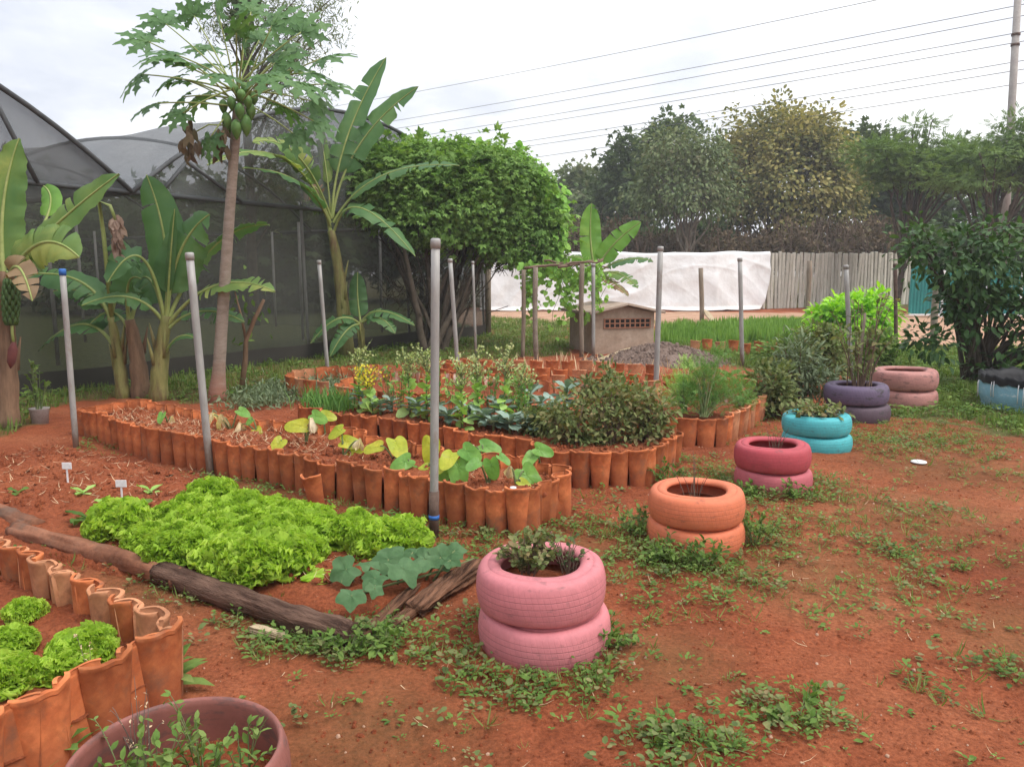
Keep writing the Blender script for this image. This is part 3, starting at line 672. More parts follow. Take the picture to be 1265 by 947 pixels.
T_pink = tyre_mat('pink_paint', (.55, .185, .20), dirt=.5, worn=(.30, .12, .125), wear=.18); T_or = tyre_mat('orange_paint', (.62, .17, .08), dirt=.5, worn=(.28, .09, .05), wear=.2); T_red = tyre_mat('raspberry_paint', (.42, .062, .078), dirt=.45, worn=(.2, .05, .055), wear=.2)
T_red2 = tyre_mat('rose_paint', (.46, .11, .13), dirt=.5); T_aq = tyre_mat('turquoise_paint', (.07, .40, .43), dirt=.5, worn=(.06, .2, .21), wear=.22); T_pu = tyre_mat('purple_paint', (.125, .09, .15), wear=.35, dirt=.4); T_pu2 = tyre_mat('dark_purple_paint', (.10, .065, .085), wear=.3, dirt=.6)
T_du = tyre_mat('faded_pink_paint', (.42, .19, .165), worn=(.16, .085, .075), wear=.35, dirt=.5); T_big = tyre_mat('dull_pink_paint', (.27, .10, .08), worn=(.15, .075, .065), wear=.45, dirt=.6, sk=3)
def stack(px_c, W, nm, mats, labs, H=.185, offs=(0, 0)):
    c = G(*px_c); R = W/2
    tyre_obj('painted_tyre', mats[0], labs[0], (c.x, c.y, -.03), R, H, 1.1, (rad(1.2), rad(-1)), 1)
    tyre_obj('painted_tyre', mats[1], labs[1], (c.x+offs[0], c.y+offs[1], H-.035), R*.985, H, 2.6, (rad(-1.0), rad(1.4)), 3)
    mb = MB(); mb.lathe([(.001, H*1.26), (R*.4, H*1.30), (R*.75, H*1.22), (R*.9, H*1.22)], 28, (c.x+offs[0], c.y+offs[1], 0))
    mb.v = [(x, y, z+.012*noise.noise(Vector((x*14, y*14, 0)))) for x, y, z in mb.v]
    tag(mb.build('soil_fill', M_soil, None, c), kind='stuff'); return c
pc = stack((672, 790), .578, 'pink', (T_pink, T_pink), ('pink tyre lying on the ground, lower one of the nearest pair', 'pink tyre with clover-like plant in it, upper one of the nearest pair'), .20, (-.012, .01))
oc = stack((858, 669), .575, 'orange', (T_or, T_or), ('orange tyre half hidden by weeds, lower one of its pair', 'orange tyre with open dark middle, upper one of its pair'), .185, (.004, 0))
rc = stack((954, 600), .565, 'red', (T_red2, T_red), ('rose tyre beneath the raspberry red tyre', 'raspberry red tyre lying on a rose tyre'), .185, (-.01, 0))
tqc = stack((1008, 552), .615, 'teal', (T_aq, T_aq), ('turquoise tyre on the ground, lower one of its pair', 'turquoise tyre planted with trailing grey leaves, upper one of its pair'), .175, (-.008, 0))
puc = stack((1058, 516), .68, 'purple', (T_pu2, T_pu), ('dark worn purple tyre, lower one under the purple planter', 'purple tyre planter holding a staked shrub'), .21, (-.02, 0))
duc = stack((1115, 499), .755, 'dusty', (T_du, T_du), ('faded dusty pink tyre, lower one of the farthest pair', 'faded dusty pink tyre, upper one of the farthest pair'), .235, (0, 0))
# cut tyre at the lower left
bc = Vector((-.885, 1.87, 0)); R = .282
bt = tag(MB().build('x', M_soil), None); bpy.data.objects.remove(bt)
mb = MB()
prof = [(R*.95, 0), (R*1.0, .04), (R*1.02, .10), (R*1.02, .16), (R*1.012, .163), (R*1.012, .168), (R*1.02, .171), (R*1.02, .22), (R*1.01, .223), (R*1.01, .229), (R*1.018, .232), (R*1.012, .28), (R*1.0, .305), (R*.975, .33), (R*.95, .345), (R*.925, .348), (R*.905, .34), (R*.90, .325), (R*.92, .28), (R*.94, .2), (R*.92, 0)]
mb.lathe(prof, 96, (0, 0, 0))
o = mb.build('cut_tyre_planter', T_big, None); o.location = bc; ORG[o.name] = bc; tag(o, 'dull pink cut tyre planter with thin rim, nearest to the camera', 'tyre', 'painted tyre planters')
mb = MB(); mb.lathe([(.001, .20), (R*.3, .215), (R*.6, .20), (R*.95, .20)], 40, bc)
mb.v = [(x, y, z+.02*noise.noise(Vector((x*9, y*9, 0)))+.008*noise.noise(Vector((x*40, y*40, 0)))) for x, y, z in mb.v]
tag(mb.build('soil_fill', M_soil, None, bc), kind='stuff')
# pale blue truck tyre with plastic liner at the right edge
hc = G(1292, 503); R = .70
t = thing('lined_tyre_planter', 'light blue cut truck tyre lined with black plastic under the citrus bush', 'tyre', hc, 'painted tyre planters')
M_lb = tyre_mat('light_blue_paint', (.22, .43, .53), worn=(.5, .6, .64), wear=.25, dirt=.5)
mb = MB(); mb.lathe([(R*.9, -.02), (R*.96, .05), (R*1.0, .15), (R, .28), (R*.985, .33), (R*.95, .33), (R*.95, 0)], 72, hc); mb.build('tyre_wall', M_lb, t)
rows = []
for i in range(9):
    q = i/8; rws = []
    for j in range(120):
        a = 2*pi*j/120; f = noise.noise(Vector((math.cos(a)*5, math.sin(a)*5, i*.25))); f2 = noise.noise(Vector((math.cos(a)*14, math.sin(a)*14, i*.2)))
        if i < 4: r = R*1.008+.010+.012*f2; z = .29+.035*f2+.035*f+(.385-.29)*i/3*(1-.2*f)
        else: r = R*(1.0-.05*(i-3))+.035*f2; z = .39+.03*f-(i-3.6)*.06+.02*f2
        rws.append((hc.x+r*math.cos(a), hc.y+r*math.sin(a), z))
    rows.append(rws)
mb = MB(); mb.grid(rows, 0, True); mb.build('plastic_liner', M_plastic, t)
for j in range(26):
    mb = MB(); a = 2*pi*j/26+.1*math.sin(j*3); cx, cy = math.cos(a), math.sin(a)
    mb.tube([hc+Vector((cx*(R+.014), cy*(R+.014), .12+.03*math.sin(j*5))), hc+Vector((cx*(R+.022), cy*(R+.022), .25)), hc+Vector((cx*(R+.016), cy*(R+.016), .31+.02*math.sin(j)))], .0055, 5); mb.build('tie', M_white, t)
mb = MB(); mb.lathe([(.001, .24), (R*.5, .25), (R*.88, .22)], 30, hc); mb.build('soil_fill', M_soil, t)
# ---------------------------------------------------------------- posts
def post(name, label, b, tp, r, mat, group, extra=None, cap=True, dd=0, cat='post', wob_=0):
    base = G(*b); tpv = D(tp[0], tp[1], base.y+dd); t = thing(name, label, cat, base, group)
    lo = base-(tpv-base).normalized()*.1
    mb = MB(); n = 6; pts = []
    for i in range(n+1):
        k = i/n; p = lo.lerp(tpv, k); pts.append(p+Vector((wob_*math.sin(k*5+b[0]), wob_*math.cos(k*4+b[0]), 0)))
    mb.tube(pts, [r*(1+(.12 if wob_ else 0)*noise.noise(Vector((i*1.3, b[0], 0)))) for i in range(n+1)], 14); mb.build('shaft', mat, t)
    if cap:
        u = (tpv-base).normalized(); mb = MB(); mb.tube([tpv-u*.05, tpv-u*.012, tpv+u*.004, tpv+u*.008], [r*1.16, r*1.16, r*1.1, r*.7], 14); mb.build('cap', extra or mat, t)
    return t, base, tpv
gp = 'galvanised posts among the beds'
t, b, tp = post('metal_post', 'galvanised post with a rusty foot and blue tape, nearest to the camera', (536, 663), (538, 296), .026, M_post, gp)
u = (tp-b).normalized(); mb = MB(); mb.tube([b-u*.02, b+u*.29], .031, 14); mb.build('rusty_sleeve', M_rust, t)
mb = MB(); mb.tube([b+u*.115, b+u*.14], .033, 14); mb.build('blue_tape', M_blue, t)
post('metal_post', 'galvanised post leaning left at the middle of the taro bed front', (260, 585), (234, 313), .029, M_post, gp)
post('metal_post', 'galvanised post with a blue cap beside the banana with hanging fruit', (94, 552), (77, 333), .026, M_post, gp, M_blue)
post('metal_post', 'thin galvanised post between the banana trunk and the papaya, by silvery ground cover', (406, 474), (394, 322), .028, M_post, gp)
post('metal_post', 'leaning galvanised post right behind the nearest post, before the vine arbour', (566, 462), (556, 320), .034, M_post, gp)
post('metal_post', 'slim galvanised post under the middle of the vine arbour', (588, 440), (584, 323), .026, M_post, gp)
post('metal_post', 'tall galvanised post right of the small block shed, behind the brown-green bushes', (810, 492), (816, 305), .034, M_post, gp)
post('metal_post', 'galvanised post before the grass bed and white tarpaulin', (917, 452), (914, 319), .036, M_post, gp)
post('metal_post', 'galvanised post rising from the purple tyre planter area before the lime bush', (1052, 470), (1045, 328), .034, M_post, gp)
post('metal_post', 'dark galvanised post right of the lime green bush', (1107, 442), (1106, 326), .034, M_rust, gp)
post('metal_post', 'slim galvanised post at the left wall of the small block shed', (733, 442), (733, 326), .034, M_post, gp)
gw = 'rough wooden posts'
post('wooden_post', 'rough wooden post in front of the white tarpaulin', (867, 396), (866, 331), .075, M_wood, gw, None, False, 0, 'post', .01)
post('wooden_post', 'pale wooden post wrapped in climbing vine under the arbour edge', (662, 443), (661, 330), .047, M_barkl, gw, None, False, 0, 'post', .01)
post('wooden_post', 'dark slim wooden post left of the vine-wrapped post', (646, 441), (647, 333), .04, M_wood, gw, None, False, 0, 'post', .008)
post('wooden_post', 'dark wooden post before the small banana and block shed', (718, 440), (719, 326), .045, M_wood, gw, None, False, 0, 'post', .01)
post('wooden_post', 'weathered wooden post before the picket fence, left of the lime bush', (997, 402), (1000, 322), .07, M_wood, gw, None, False, 0, 'post', .012)
post('wooden_post', 'short pale wooden post before the teal sheets', (1152, 428), (1158, 345), .07, M_barkl, gw, None, False, 0, 'post', .012)
board('leaning_board', 'short board leaning from the foot of the wooden post by the tarpaulin', G(884, 400), D(870, 383, 25.4), .16, .06, M_plank, 6)
# arbour rails (branches carrying the vine)
def beam(label, a, b, r, seed):
    mb = MB(); n = 12; pts = [Vector(a).lerp(Vector(b), i/n)+Vector((0, .05*noise.noise(Vector((i*.6, seed, 1))), .05*noise.noise(Vector((i*.6, seed, 3))))) for i in range(n+1)]
    mb.tube(pts, [r*(1.1-.4*i/n) for i in range(n+1)], 9); return tag(mb.build('arbour_pole', M_twig, None, a), label, 'pole', 'arbour poles')
beam('rough horizontal branch from the vine-wrapped post to the small banana', D(648, 331, 14.3), D(745, 322, 14.5), .026, 1)
beam('thin crossing branch sloping down to the block shed post', D(672, 322, 14.6), D(752, 331, 15.1), .018, 2)
beam('thin knobbly branch on top of the dark wooden post', D(690, 330, 14.2), D(745, 320, 15.4), .025, 5)
# ---------------------------------------------------------------- shade house
A0 = Vector((-6.2, 9.95, 0)); A1 = Vector((-.60, 19.42, 0)); WV = A1-A0; WL = WV.length; wd = WV.normalized(); wp = Vector((-wd.y, wd.x, 0))
EV = 2.72; DEP = 24.0
def wpt(t, dep=0, z=0): p = A0+WV*t+wp*dep; return Vector((p.x, p.y, z))
sh_ = thing('shade_house', 'large arched shade house covered with black netting behind the banana plants', 'shade house', A0)
ARCH = [(-1.585, -.722), (-.722, .1386), (.1386, 1.0)]
def arch_z(u): return EV+1.85*(max(0, 1-abs(u)**2.15))
for k, (a, b) in enumerate(ARCH):
    for dep in (0, 6, 12):
        mb = MB(); pts = [wpt(a+(b-a)*i/28, dep, arch_z(-1+2*i/28)) for i in range(29)]
        mb.tube(pts, .036, 8); mb.build('arch', M_frame, sh_)
for q0, q1 in [(wpt(.02, 0, EV), wpt(-.03, 0, arch_z(.605))), (wpt(-.40, 0, EV), wpt(-.33, 0, arch_z(.1))), (wpt(.178, 0, EV), wpt(.2236, 0, 3.25)), (wpt(.315, 0, EV), wpt(.2236, 0, 3.25)), (wpt(.62, 0, EV), wpt(.66, 0, 3.6)), (wpt(.72, 0, EV), wpt(.66, 0, 3.6))]:
    mb = MB(); mb.tube([q0, q1], .03, 6); mb.build('brace', M_frame, sh_)
mb = MB(); mb.tube([wpt(-1.58, .03, EV), wpt(1.0, .03, EV)], .035, 8); mb.build('eaves_tube', M_frame, sh_)
for tt in (-.722, .1386, 1.0):
    mb = MB(); mb.tube([wpt(tt, 0, EV), wpt(tt, DEP, EV)], .05, 8); mb.build('gutter', M_frame, sh_)
for i in range(9):
    tt = -1.2+2.2*i/8
    mb = MB(); mb.tube([wpt(tt, .12, -.1), wpt(tt+.01, .3, EV)], .028, 8); mb.build('post', M_post, sh_)
for i in range(7):
    for j in range(3):
        mb = MB(); mb.tube([wpt(-.6+1.55*i/6, 3+4*j, -.1), wpt(-.6+1.55*i/6, 3+4*j, EV)], .035, 8); mb.build('post', M_post, sh_)
mb = MB(); mb.tube([wpt(1.0, 0, -.1), wpt(1.0, 0, EV)], .075, 10); mb.build('corner_post', M_wood, sh_)
# net wall with slight sag, lower skirt denser, gables
rows = []
for j in range(13):
    z = EV*j/12
    rows.append([wpt(-1.58+2.58*i/120, .05+.035*math.sin(i*.9)*math.sin(pi*j/12)+.03*noise.noise(Vector((i*.3, j*.4, 0))), z) for i in range(121)])
mb = MB(); mb.grid(rows); mb.build('net_wall', M_net, sh_)
mb = MB(); mb.grid([[wpt(1.0, DEP*i/30, EV*j/6) for i in range(31)] for j in range(7)]); mb.build('net_end_wall', M_net, sh_)
mb = MB(); mb.grid([[wpt(-1.58+2.58*i/30, DEP, EV*j/6) for i in range(31)] for j in range(7)]); mb.build('net_back_wall', M_net, sh_)
mb = MB(); mb.grid([[wpt(-1.58+2.58*i/120, .02-.005*j+.015*noise.noise(Vector((i*.4, j, 2))), (0, .28)[j]+(.03*noise.noise(Vector((i*.2, 0, 0))) if j else 0)) for i in range(121)] for j in range(2)]); mb.build('net_skirt', net_mat('dense_net', .93, (.05, .045, .04)), sh_)
for a, b in ARCH:
    rr = [[wpt(a+(b-a)*i/28, dep, arch_z(-1+2*i/28)+.03-.07*math.sin(pi*((dep/3) % 1))**2) for i in range(29)] for dep in np.linspace(0, DEP, 25)]
    mb = MB(); mb.grid(rr); mb.build('net_roof', M_net2, sh_)
    mb = MB(); mb.grid([[wpt(a+(b-a)*i/28, .06, EV+(arch_z(-1+2*i/28)-EV)*j/5) for i in range(29)] for j in range(6)]); mb.build('net_gable', M_net2, sh_)
# ---------------------------------------------------------------- fence, tarpaulin, gate
F0 = Vector((-6, 31.6, 0)); F1 = Vector((8.2, 31.6, 0)); F2 = Vector((19.6, 37.9, 0))
def fpt(s):
    L1 = (F1-F0).length
    if s < L1: return F0+(F1-F0)*(s/L1), (F1-F0).normalized()
    d = (F2-F1).normalized(); return F1+d*(s-L1), d
LF = (F1-F0).length+(F2-F1).length
fe = thing('picket_fence', 'weathered concrete picket fence of narrow upright slabs, part covered by white tarpaulin', 'fence', F1)
s = 12.6; i = 0
while s < LF:
    p, d = fpt(s); wdt = random.uniform(.15, .20); h = 2.34+(s-14)*.012+random.uniform(-.06, .05)
    an = math.atan2(d.y, d.x); mb = MB()
    R = Matrix.Rotation(an, 3, 'Z') @ Matrix.Rotation(random.gauss(0, .018), 3, 'Y') @ Matrix.Rotation(random.gauss(0, .02), 3, 'X')
    mb.box((p.x, p.y, h/2), (wdt, .07, h), 0, 0, R); bev(mb.build('picket', M_fence, fe, smooth=False), .015, 1)
    s += wdt+random.uniform(.025, .075); i += 1
mb = MB()
for z in (.6, 1.75):
    a, d = fpt(12.6); b, _ = fpt(LF); nn = Vector((-d.y, d.x, 0))
    mb.tube([a+Vector((0, .09, z)), F1+Vector((.0, .09, z)), b+Vector((-.04, .08, z))], .045, 6)
mb.build('rail', M_fence, fe)
rows = []; nu, nv = 240, 64
def fold(x): return 1-abs(math.sin(x))**.7
for j in range(nv+1):
    v = j/nv; r = []
    for i in range(nu+1):
        u = i/nu; e = 17.3-.15*v-.75*v**4+.05*noise.noise(Vector((v*4, 2, 0))); s = 4.7+u*(e-4.7)
        p, d = fpt(s); nn = Vector((d.y, -d.x, 0)) if s < 13.6 else Vector((.28, -.96, 0))
        k = min(1, v*5)
        w1 = noise.noise(Vector((s*.4, v*1.5, 0)))
        sg = lambda a: .5+.5*math.cos(a)
        f1 = sg(v*13-.30*(s-13.4)**2+2.2*w1)**3*.13+sg(v*11-.22*(s-8.2)**2+2.5*w1+1)**3*.11
        f2 = sg(s*4.2-v*5.5+3*noise.noise(Vector((s*.5, v*1.5, 4))))**2*.07
        f3 = noise.noise(Vector((s*2.2+v*3, v*3-s, 9)))*.05+noise.noise(Vector((s*.7, v*1.5, 19)))*.14
        out = .11+v*.22+.32*max(0, v-.86)/.14+(.22*f1*math.sin(pi*min(1, v*.8))+.25*f2+.3*f3+.035*(1-abs(math.sin(v*8-.24*(s-13.4)**2+2.5*w1))**.4)+.022*(1-abs(math.sin(s*2.1-v*4+2*w1))**.4)+.022*(1-abs(math.sin(v*5+.2*(s-9)**2+3*w1))**.4))*k
        h = 2.34+.012*(s-13)*(s > 13)+.02*math.sin(s*2.6)+.02*math.sin(s*.9)
        z = h*(1-v/.93) if v < .9 else h*(1-.9/.93)*(1-(v-.9)/.1)+.03+.05*fold(s*1.3)*(v > .9)
        if v == 0: out = -.02; z = h-.03
        elif j == 1: out = .06; z = h+.005
        q = p+nn*out; r.append((q.x, q.y, max(.02, z)))
    rows.append(r)
mb = MB(); mb.grid(rows); o = mb.build('tarpaulin', M_tarp, None, F1); so_ = o.modifiers.new('t', 'SOLIDIFY'); so_.thickness = .012
tag(o, 'big white tarpaulin draped in folds over the back fence', 'tarpaulin')
g = thing('sheet_gate', 'teal corrugated metal sheets behind the citrus bush', 'gate', G(1122, 394))
ga0, ga1 = D(1121, 394, 27), D(1310, 393, 27); ga0.z = ga1.z = 0
def corr(a, b, z0, z1, n, amp):
    d = (b-a).normalized(); nn = Vector((d.y, -d.x, 0)); rows = []
    for z in (z0, z1): rows.append([a.lerp(b, i/n)+nn*(amp*(1 if (i//2) % 2 else -1))+Vector((0, 0, z)) for i in range(n+1)])
    m = MB(); m.grid(rows); return m
for k in range(3):
    a = ga0.lerp(ga1, k/3+.002); b = ga0.lerp(ga1, (k+1)/3-.004)
    o = corr(a, b, .12, 1.78, 60, .012).build('sheet', M_teal, g, smooth=False); o.modifiers.new('t', 'SOLIDIFY').thickness = .004
for xx in (1162, 1216, 1258):
    a = D(xx, 395, 26.9); mb = MB(); mb.box((a.x, 26.9, .92), (.07, .06, 1.84)); bev(mb.build('upright', M_white, g, smooth=False), .006)
mb = MB(); mb.box(((ga0.x+ga1.x)/2, 26.92, .10), (ga1.x-ga0.x, .06, .06)); mb.build('bottom_rail', M_white, g, smooth=False)
# ---------------------------------------------------------------- small block shed
fl = Vector((1.60, 14.9, 0)); ax_ = Vector((.965, .262, 0)); ay_ = Vector((-.262, .965, 0)); W_, Dp = 1.26, 1.45; HE, HA = .80, .935
sd_ = thing('block_shed', 'small rendered block shed with low gabled slab roof and a pierced vent', 'shed', fl)
def sp_(x, y, z): return fl+ax_*x+ay_*y+Vector((0, 0, z))
V = [sp_(x, y, z) for y in (0, Dp) for x, z in ((0, -.05), (W_, -.05), (W_, HE), (W_/2, HA), (0, HE))]
mb = MB(); mb.add(V, [(0, 1, 2, 3, 4), (9, 8, 7, 6, 5), (0, 4, 9, 5), (1, 6, 7, 2), (4, 3, 8, 9), (3, 2, 7, 8)]); bev(mb.build('wall', M_render, sd_, smooth=False), .012)
for s in (0, 1):
    mb = MB(); e = .16; sl = (HA-HE)/(W_/2)
    a = [(W_/2, HA+.012), (-e, HE-e*sl+.012)] if s == 0 else [(W_/2, HA+.012), (W_+e, HE-e*sl+.012)]
    if s: a = a[::-1]
    V = []
    for y in (-.17, Dp+.15):
        for (x, z) in a: V += [sp_(x, y, z)]
        for (x, z) in a[::-1]: V += [sp_(x, y, z+.05)]
    mb.add(V, [(0, 1, 2, 3), (7, 6, 5, 4), (0, 4, 5, 1), (1, 5, 6, 2), (2, 6, 7, 3), (3, 7, 4, 0)]); bev(mb.build('roof', M_roofc, sd_, smooth=False), .008)
# pierced vent: frame, webs and a dark panel painted as shade in the openings
x0, x1, z0, z1 = .20, 1.16, .52, .67; mb = MB()
def vb(xa, xb, za, zb, th=.03, yo=-.012):
    c_ = sp_((xa+xb)/2, yo, (za+zb)/2); mb.box(c_, (xb-xa, th, zb-za), math.atan2(ax_.y, ax_.x))
vb(x0-.02, x1+.02, z1, z1+.02); vb(x0-.02, x1+.02, z0-.02, z0)
n = 9
for i in range(n+1): x = x0+(x1-x0)*i/n; vb(x-.013, x+.013, z0, z1, .028)
vb(x0, x1, (z0+z1)/2-.011, (z0+z1)/2+.011, .024)
f_ = mb.build('vent_grid', simple('vent_clay', (.30, .13, .08), (.38, .18, .11), 8), sd_, smooth=False)
mb = MB(); vb(x0, x1, z0, z1, .012, -.0095); mb.build('vent_shade_panel', simple('painted_vent_shade', (.012, .01, .009), (.02, .016, .014)), f_, smooth=False)
# earth heap and plank
mc = G(818, 446); n = 40; mb = MB(); rows = []
for i in range(22):
    q = i/21
    rows.append([Vector((mc.x+math.cos(2*pi*j/64)*1.28*q*(1+.12*noise.noise(Vector((math.cos(2*pi*j/64)*1.3, math.sin(2*pi*j/64)*1.3, 3)))), mc.y+math.sin(2*pi*j/64)*.95*q, -.04+.38*(1-q**1.25)+.05*noise.noise(Vector((q*5*math.cos(2*pi*j/64), q*5*math.sin(2*pi*j/64), 0)))*(1-q)+.02*noise.noise(Vector((q*16*math.cos(2*pi*j/64), q*16*math.sin(2*pi*j/64), 5))))) for j in range(64)])
mb.grid(rows, 0, True); tag(mb.build('earth_heap', M_mound, None, mc), 'low heap of grey earth in front of the block shed', 'earth heap')
board('plank', 'pale plank lying on the edge of the grey earth heap', G(742, 444, .03), G(784, 429, .16), .14, .03, M_plank, 12, 'plank')
# ---------------------------------------------------------------- utility pole and wires
pb = Vector((D(1243, 300, 36).x, 36, 0)); pt_ = D(1259, -30, 36)
up_ = thing('utility_pole', 'leaning grey concrete utility pole behind the umbrella tree', 'utility pole', pb)
mb = MB(); mb.tube([pb, pb.lerp(pt_, .5), pt_], [.19, .165, .14], 14); mb.build('pole_shaft', M_pole, up_)
mb = MB()
for k in (.80, .83): mb.tube([pb.lerp(pt_, k)-Vector((0, 0, .05)), pb.lerp(pt_, k)+Vector((0, 0, .05))], .185, 12)
mb.build('pole_band', M_rust, up_)
lab = ['topmost of the six overhead wires crossing the sky', 'second overhead wire from the top', 'third overhead wire from the top', 'fourth overhead wire from the top', 'fifth overhead wire from the top', 'lowest of the six overhead wires crossing the sky']
lab += ['faint overhead wire above the group of six', 'faint overhead wire below the group of six']
for k, (yr, yl) in enumerate([(6, 178), (20, 187), (40, 199), (52, 204), (76, 222), (87, 226), (-38, 150), (104, 240)]):
    a = D(1290, yr-5.5, 36+.3*(k % 2)); b = D(300, yl, 84)
    mb = MB(); n = 24
    mb.tube([a.lerp(b, i/n)-Vector((0, 0, .35*4*(i/n)*(1-i/n))) for i in range(n+1)], .017, 5)
    tag(mb.build('power_line', M_wire, None, a), lab[k], 'wire', 'overhead power lines')
# ---------------------------------------------------------------- trees
def crown(ells, ncl, per, clr, flat=1.0, shell=.55, seed=0, low=-1.0):
    E_ = [(np.array(c), np.array(r)) for c, r in ells]; vol = np.array([r.prod()**(2/3) for _, r in E_]); vol /= vol.sum()
    k = rng.choice(len(E_), ncl, p=vol); d = sph(ncl); d[:, 2] = np.where(d[:, 2] < low, -d[:, 2], d[:, 2])
    c = np.array([E_[i][0] for i in k]); r = np.array([E_[i][1] for i in k])
    q = (shell**3+(1-shell**3)*rng.random(ncl))**(1/3)
    ns = np.array([noise.noise(Vector((v[0]*2.1+seed, v[1]*2.1, v[2]*2.1+i))) for v, i in zip(d, k)])
    cc = c+d*r*(q*(1+.30*ns))[:, None]
    n = ncl*per; ci = np.repeat(np.arange(ncl), per)
    g = rng.normal(size=(n, 3))*np.array([1, 1, flat])*clr*(.6+.8*rng.random(ncl))[ci][:, None]
    return cc[ci]+g, nz(g+1e-6), d[ci], cc
def leafset(P, g, o, size, t, up=.8, outw=.5, droop=-.15, rnd=.6, wid=1):
    n = len(P); d = nz(g*.7+o*.5+sph(n)*rnd+np.array((0, 0, droop))); nn = nz(UP*up+o*outw+sph(n)*.5)
    return leaves(P, d, nn, size*(.65+.7*rng.random(n)), t, wid)
def limbs(mb, base, top_, r0, targets, rtip=.02, bend=.15, seed=0):
    base, top_ = Vector(base), Vector(top_)
    n = 8; pts = [base.lerp(top_, i/n)+Vector((noise.noise(Vector((i*.5, seed, 0)))*bend*.5*(i > 0), noise.noise(Vector((i*.5, seed, 5)))*bend*.5*(i > 0), 0)) for i in range(n+1)]
    mb.tube(pts, [r0*(1.25 if i == 0 else 1-.45*i/n) for i in range(n+1)], 10)
    for j, tg in enumerate(targets):
        tg = Vector(tg); k = 3+(j % 6); a = pts[min(k, n)] if j % 3 else top_
        m = a.lerp(tg, .5)+Vector((0, 0, .12*(tg-a).length))+Vector(sph(1)[0])*.06*(tg-a).length
        q = []
        for i in range(9):
            t = i/8; q.append(a*(1-t)**2+m*2*t*(1-t)+tg*t*t+Vector((noise.noise(Vector((i*.7, j, seed))), noise.noise(Vector((i*.7, j, seed+3))), noise.noise(Vector((i*.7, j, seed+6)))))*.06*(tg-a).length*min(1, t*3))
        rr = r0*random.uniform(.28, .5); mb.tube(q, [rr+(rtip-rr)*i/8 for i in range(9)], 6)
def tree(name, label, base, th, r0, ells, ncl, per, clr, lsize, t, mat, bark, group, flat=1, shell=.55, nl=14, lean=(0, 0), seed=0, low=-.7, **kw):
    r = thing(name, label, 'tree', base, group); base = Vector(base)
    P, g, o, cc = crown(ells, ncl, per, clr, flat, shell, seed, low)
    mb = MB(); tg = [cc[i] for i in rng.choice(len(cc), min(nl, len(cc)), replace=False)]
    limbs(mb, base-Vector((0, 0, .2)), base+Vector((lean[0], lean[1], th)), r0, tg, seed=seed); mb.build('trunk', bark, r)
    np_obj('crown', [leafset(P, g, o, lsize, t, **kw)], mat, r); return r
gb = 'trees beyond the back fence'
def bt(px_, dep): p = D(px_[0], px_[1], dep); p.z = 0; return p
def el(px_, dep, w, h, d=None):  # ellipsoid given by image place at depth dep
    c = D(px_[0], px_[1], dep); k = c.y/FPX*1.0; return ((c.x, c.y, c.z), (w*k, (d or w)*k, h*k))
# golden broad-leaved tree
dp = 46
tree('broadleaf_tree', 'round golden-leaved tree rising above the white tarpaulin and fence', bt((965, 335), dp), 3.4, .20,
     [el((968, 228), dp, 92, 62), el((920, 235), dp, 48, 50), el((1018, 240), dp, 44, 48), el((962, 175), dp, 64, 36), el((1000, 190), dp, 50, 30)], 470, 56, .40, .21, ROUND, L_gold, M_bark, gb, shell=.62, nl=26, seed=3, low=-.75, up=.6, outw=.6, droop=-.35)
dp = 40
tree('broadleaf_tree', 'grey-green tree with sparse drooping leaves left of the golden tree', bt((848, 330), dp), 3.0, .15,
     [el((838, 235), dp, 46, 44), el((868, 200), dp, 36, 32), el((822, 190), dp, 28, 28), el((800, 235), dp, 30, 26), el((880, 245), dp, 30, 26)], 230, 32, .36, .22, OVAL, L_grey, M_barkl, gb, shell=.55, nl=22, seed=5, up=.4, droop=-.55)
dp = 52
tree('broadleaf_tree', 'dark green tree behind the grey-green tree, beyond the small banana', bt((790, 325), dp), 3, .2,
     [el((795, 240), dp, 44, 62), el((775, 215), dp, 30, 40), el((830, 200), dp, 44, 46), el((760, 270), dp, 40, 50)], 420, 13, .40, .34, PALM5, L_dark, M_bark, gb, shell=.5, seed=8)
dp = 60
tree('broadleaf_tree', 'distant dull green tree next to the right end of the vine arbour', bt((725, 330), dp), 3, .2,
     [el((725, 262), dp, 44, 44), el((705, 235), dp, 25, 24), el((745, 240), dp, 22, 26), el((690, 290), dp, 50, 40)], 330, 13, .45, .36, PALM5, L_grey, M_bark, gb, shell=.5, seed=9)
dp = 50
tree('broadleaf_tree', 'dark tree filling the gap between the golden tree and the umbrella trees', bt((1085, 330), dp), 3, .18,
     [el((1078, 225), dp, 36, 52), el((1070, 185), dp, 22, 26), el((1110, 240), dp, 50, 60)], 360, 13, .36, .34, PALM5, L_dark, M_bark, gb, shell=.5, seed=12)
# umbrella trees
dp = 33
tree('umbrella_tree', 'flat-topped feathery umbrella tree right of the golden tree', bt((1110, 320), dp), 2.7, .16,
     [el((1125, 212), dp, 62, 16), el((1085, 195), dp, 36, 18), el((1160, 188), dp, 50, 13), el((1185, 215), dp, 50, 13), el((1140, 157), dp, 18, 6), el((1095, 228), dp, 30, 9)], 260, 18, .30, .30, PINN, L_acacia, M_bark, gb, flat=.4, shell=.3, nl=24, lean=(.3, 0), seed=15, up=1.4, outw=.2, droop=-.2)
dp = 30
tree('umbrella_tree', 'spreading umbrella tree at the right edge in front of the utility pole', bt((1215, 320), dp), 2.5, .17,
     [el((1225, 200), dp, 60, 16), el((1270, 180), dp, 46, 18), el((1195, 225), dp, 50, 11), el((1258, 150), dp, 30, 10), el((1290, 215), dp, 50, 16), el((1330, 200), dp, 60, 30)], 330, 18, .30, .30, PINN, L_acacia, M_bark, gb, flat=.4, shell=.3, nl=28, lean=(.4, 0), seed=18, up=1.4, outw=.2, droop=-.2)
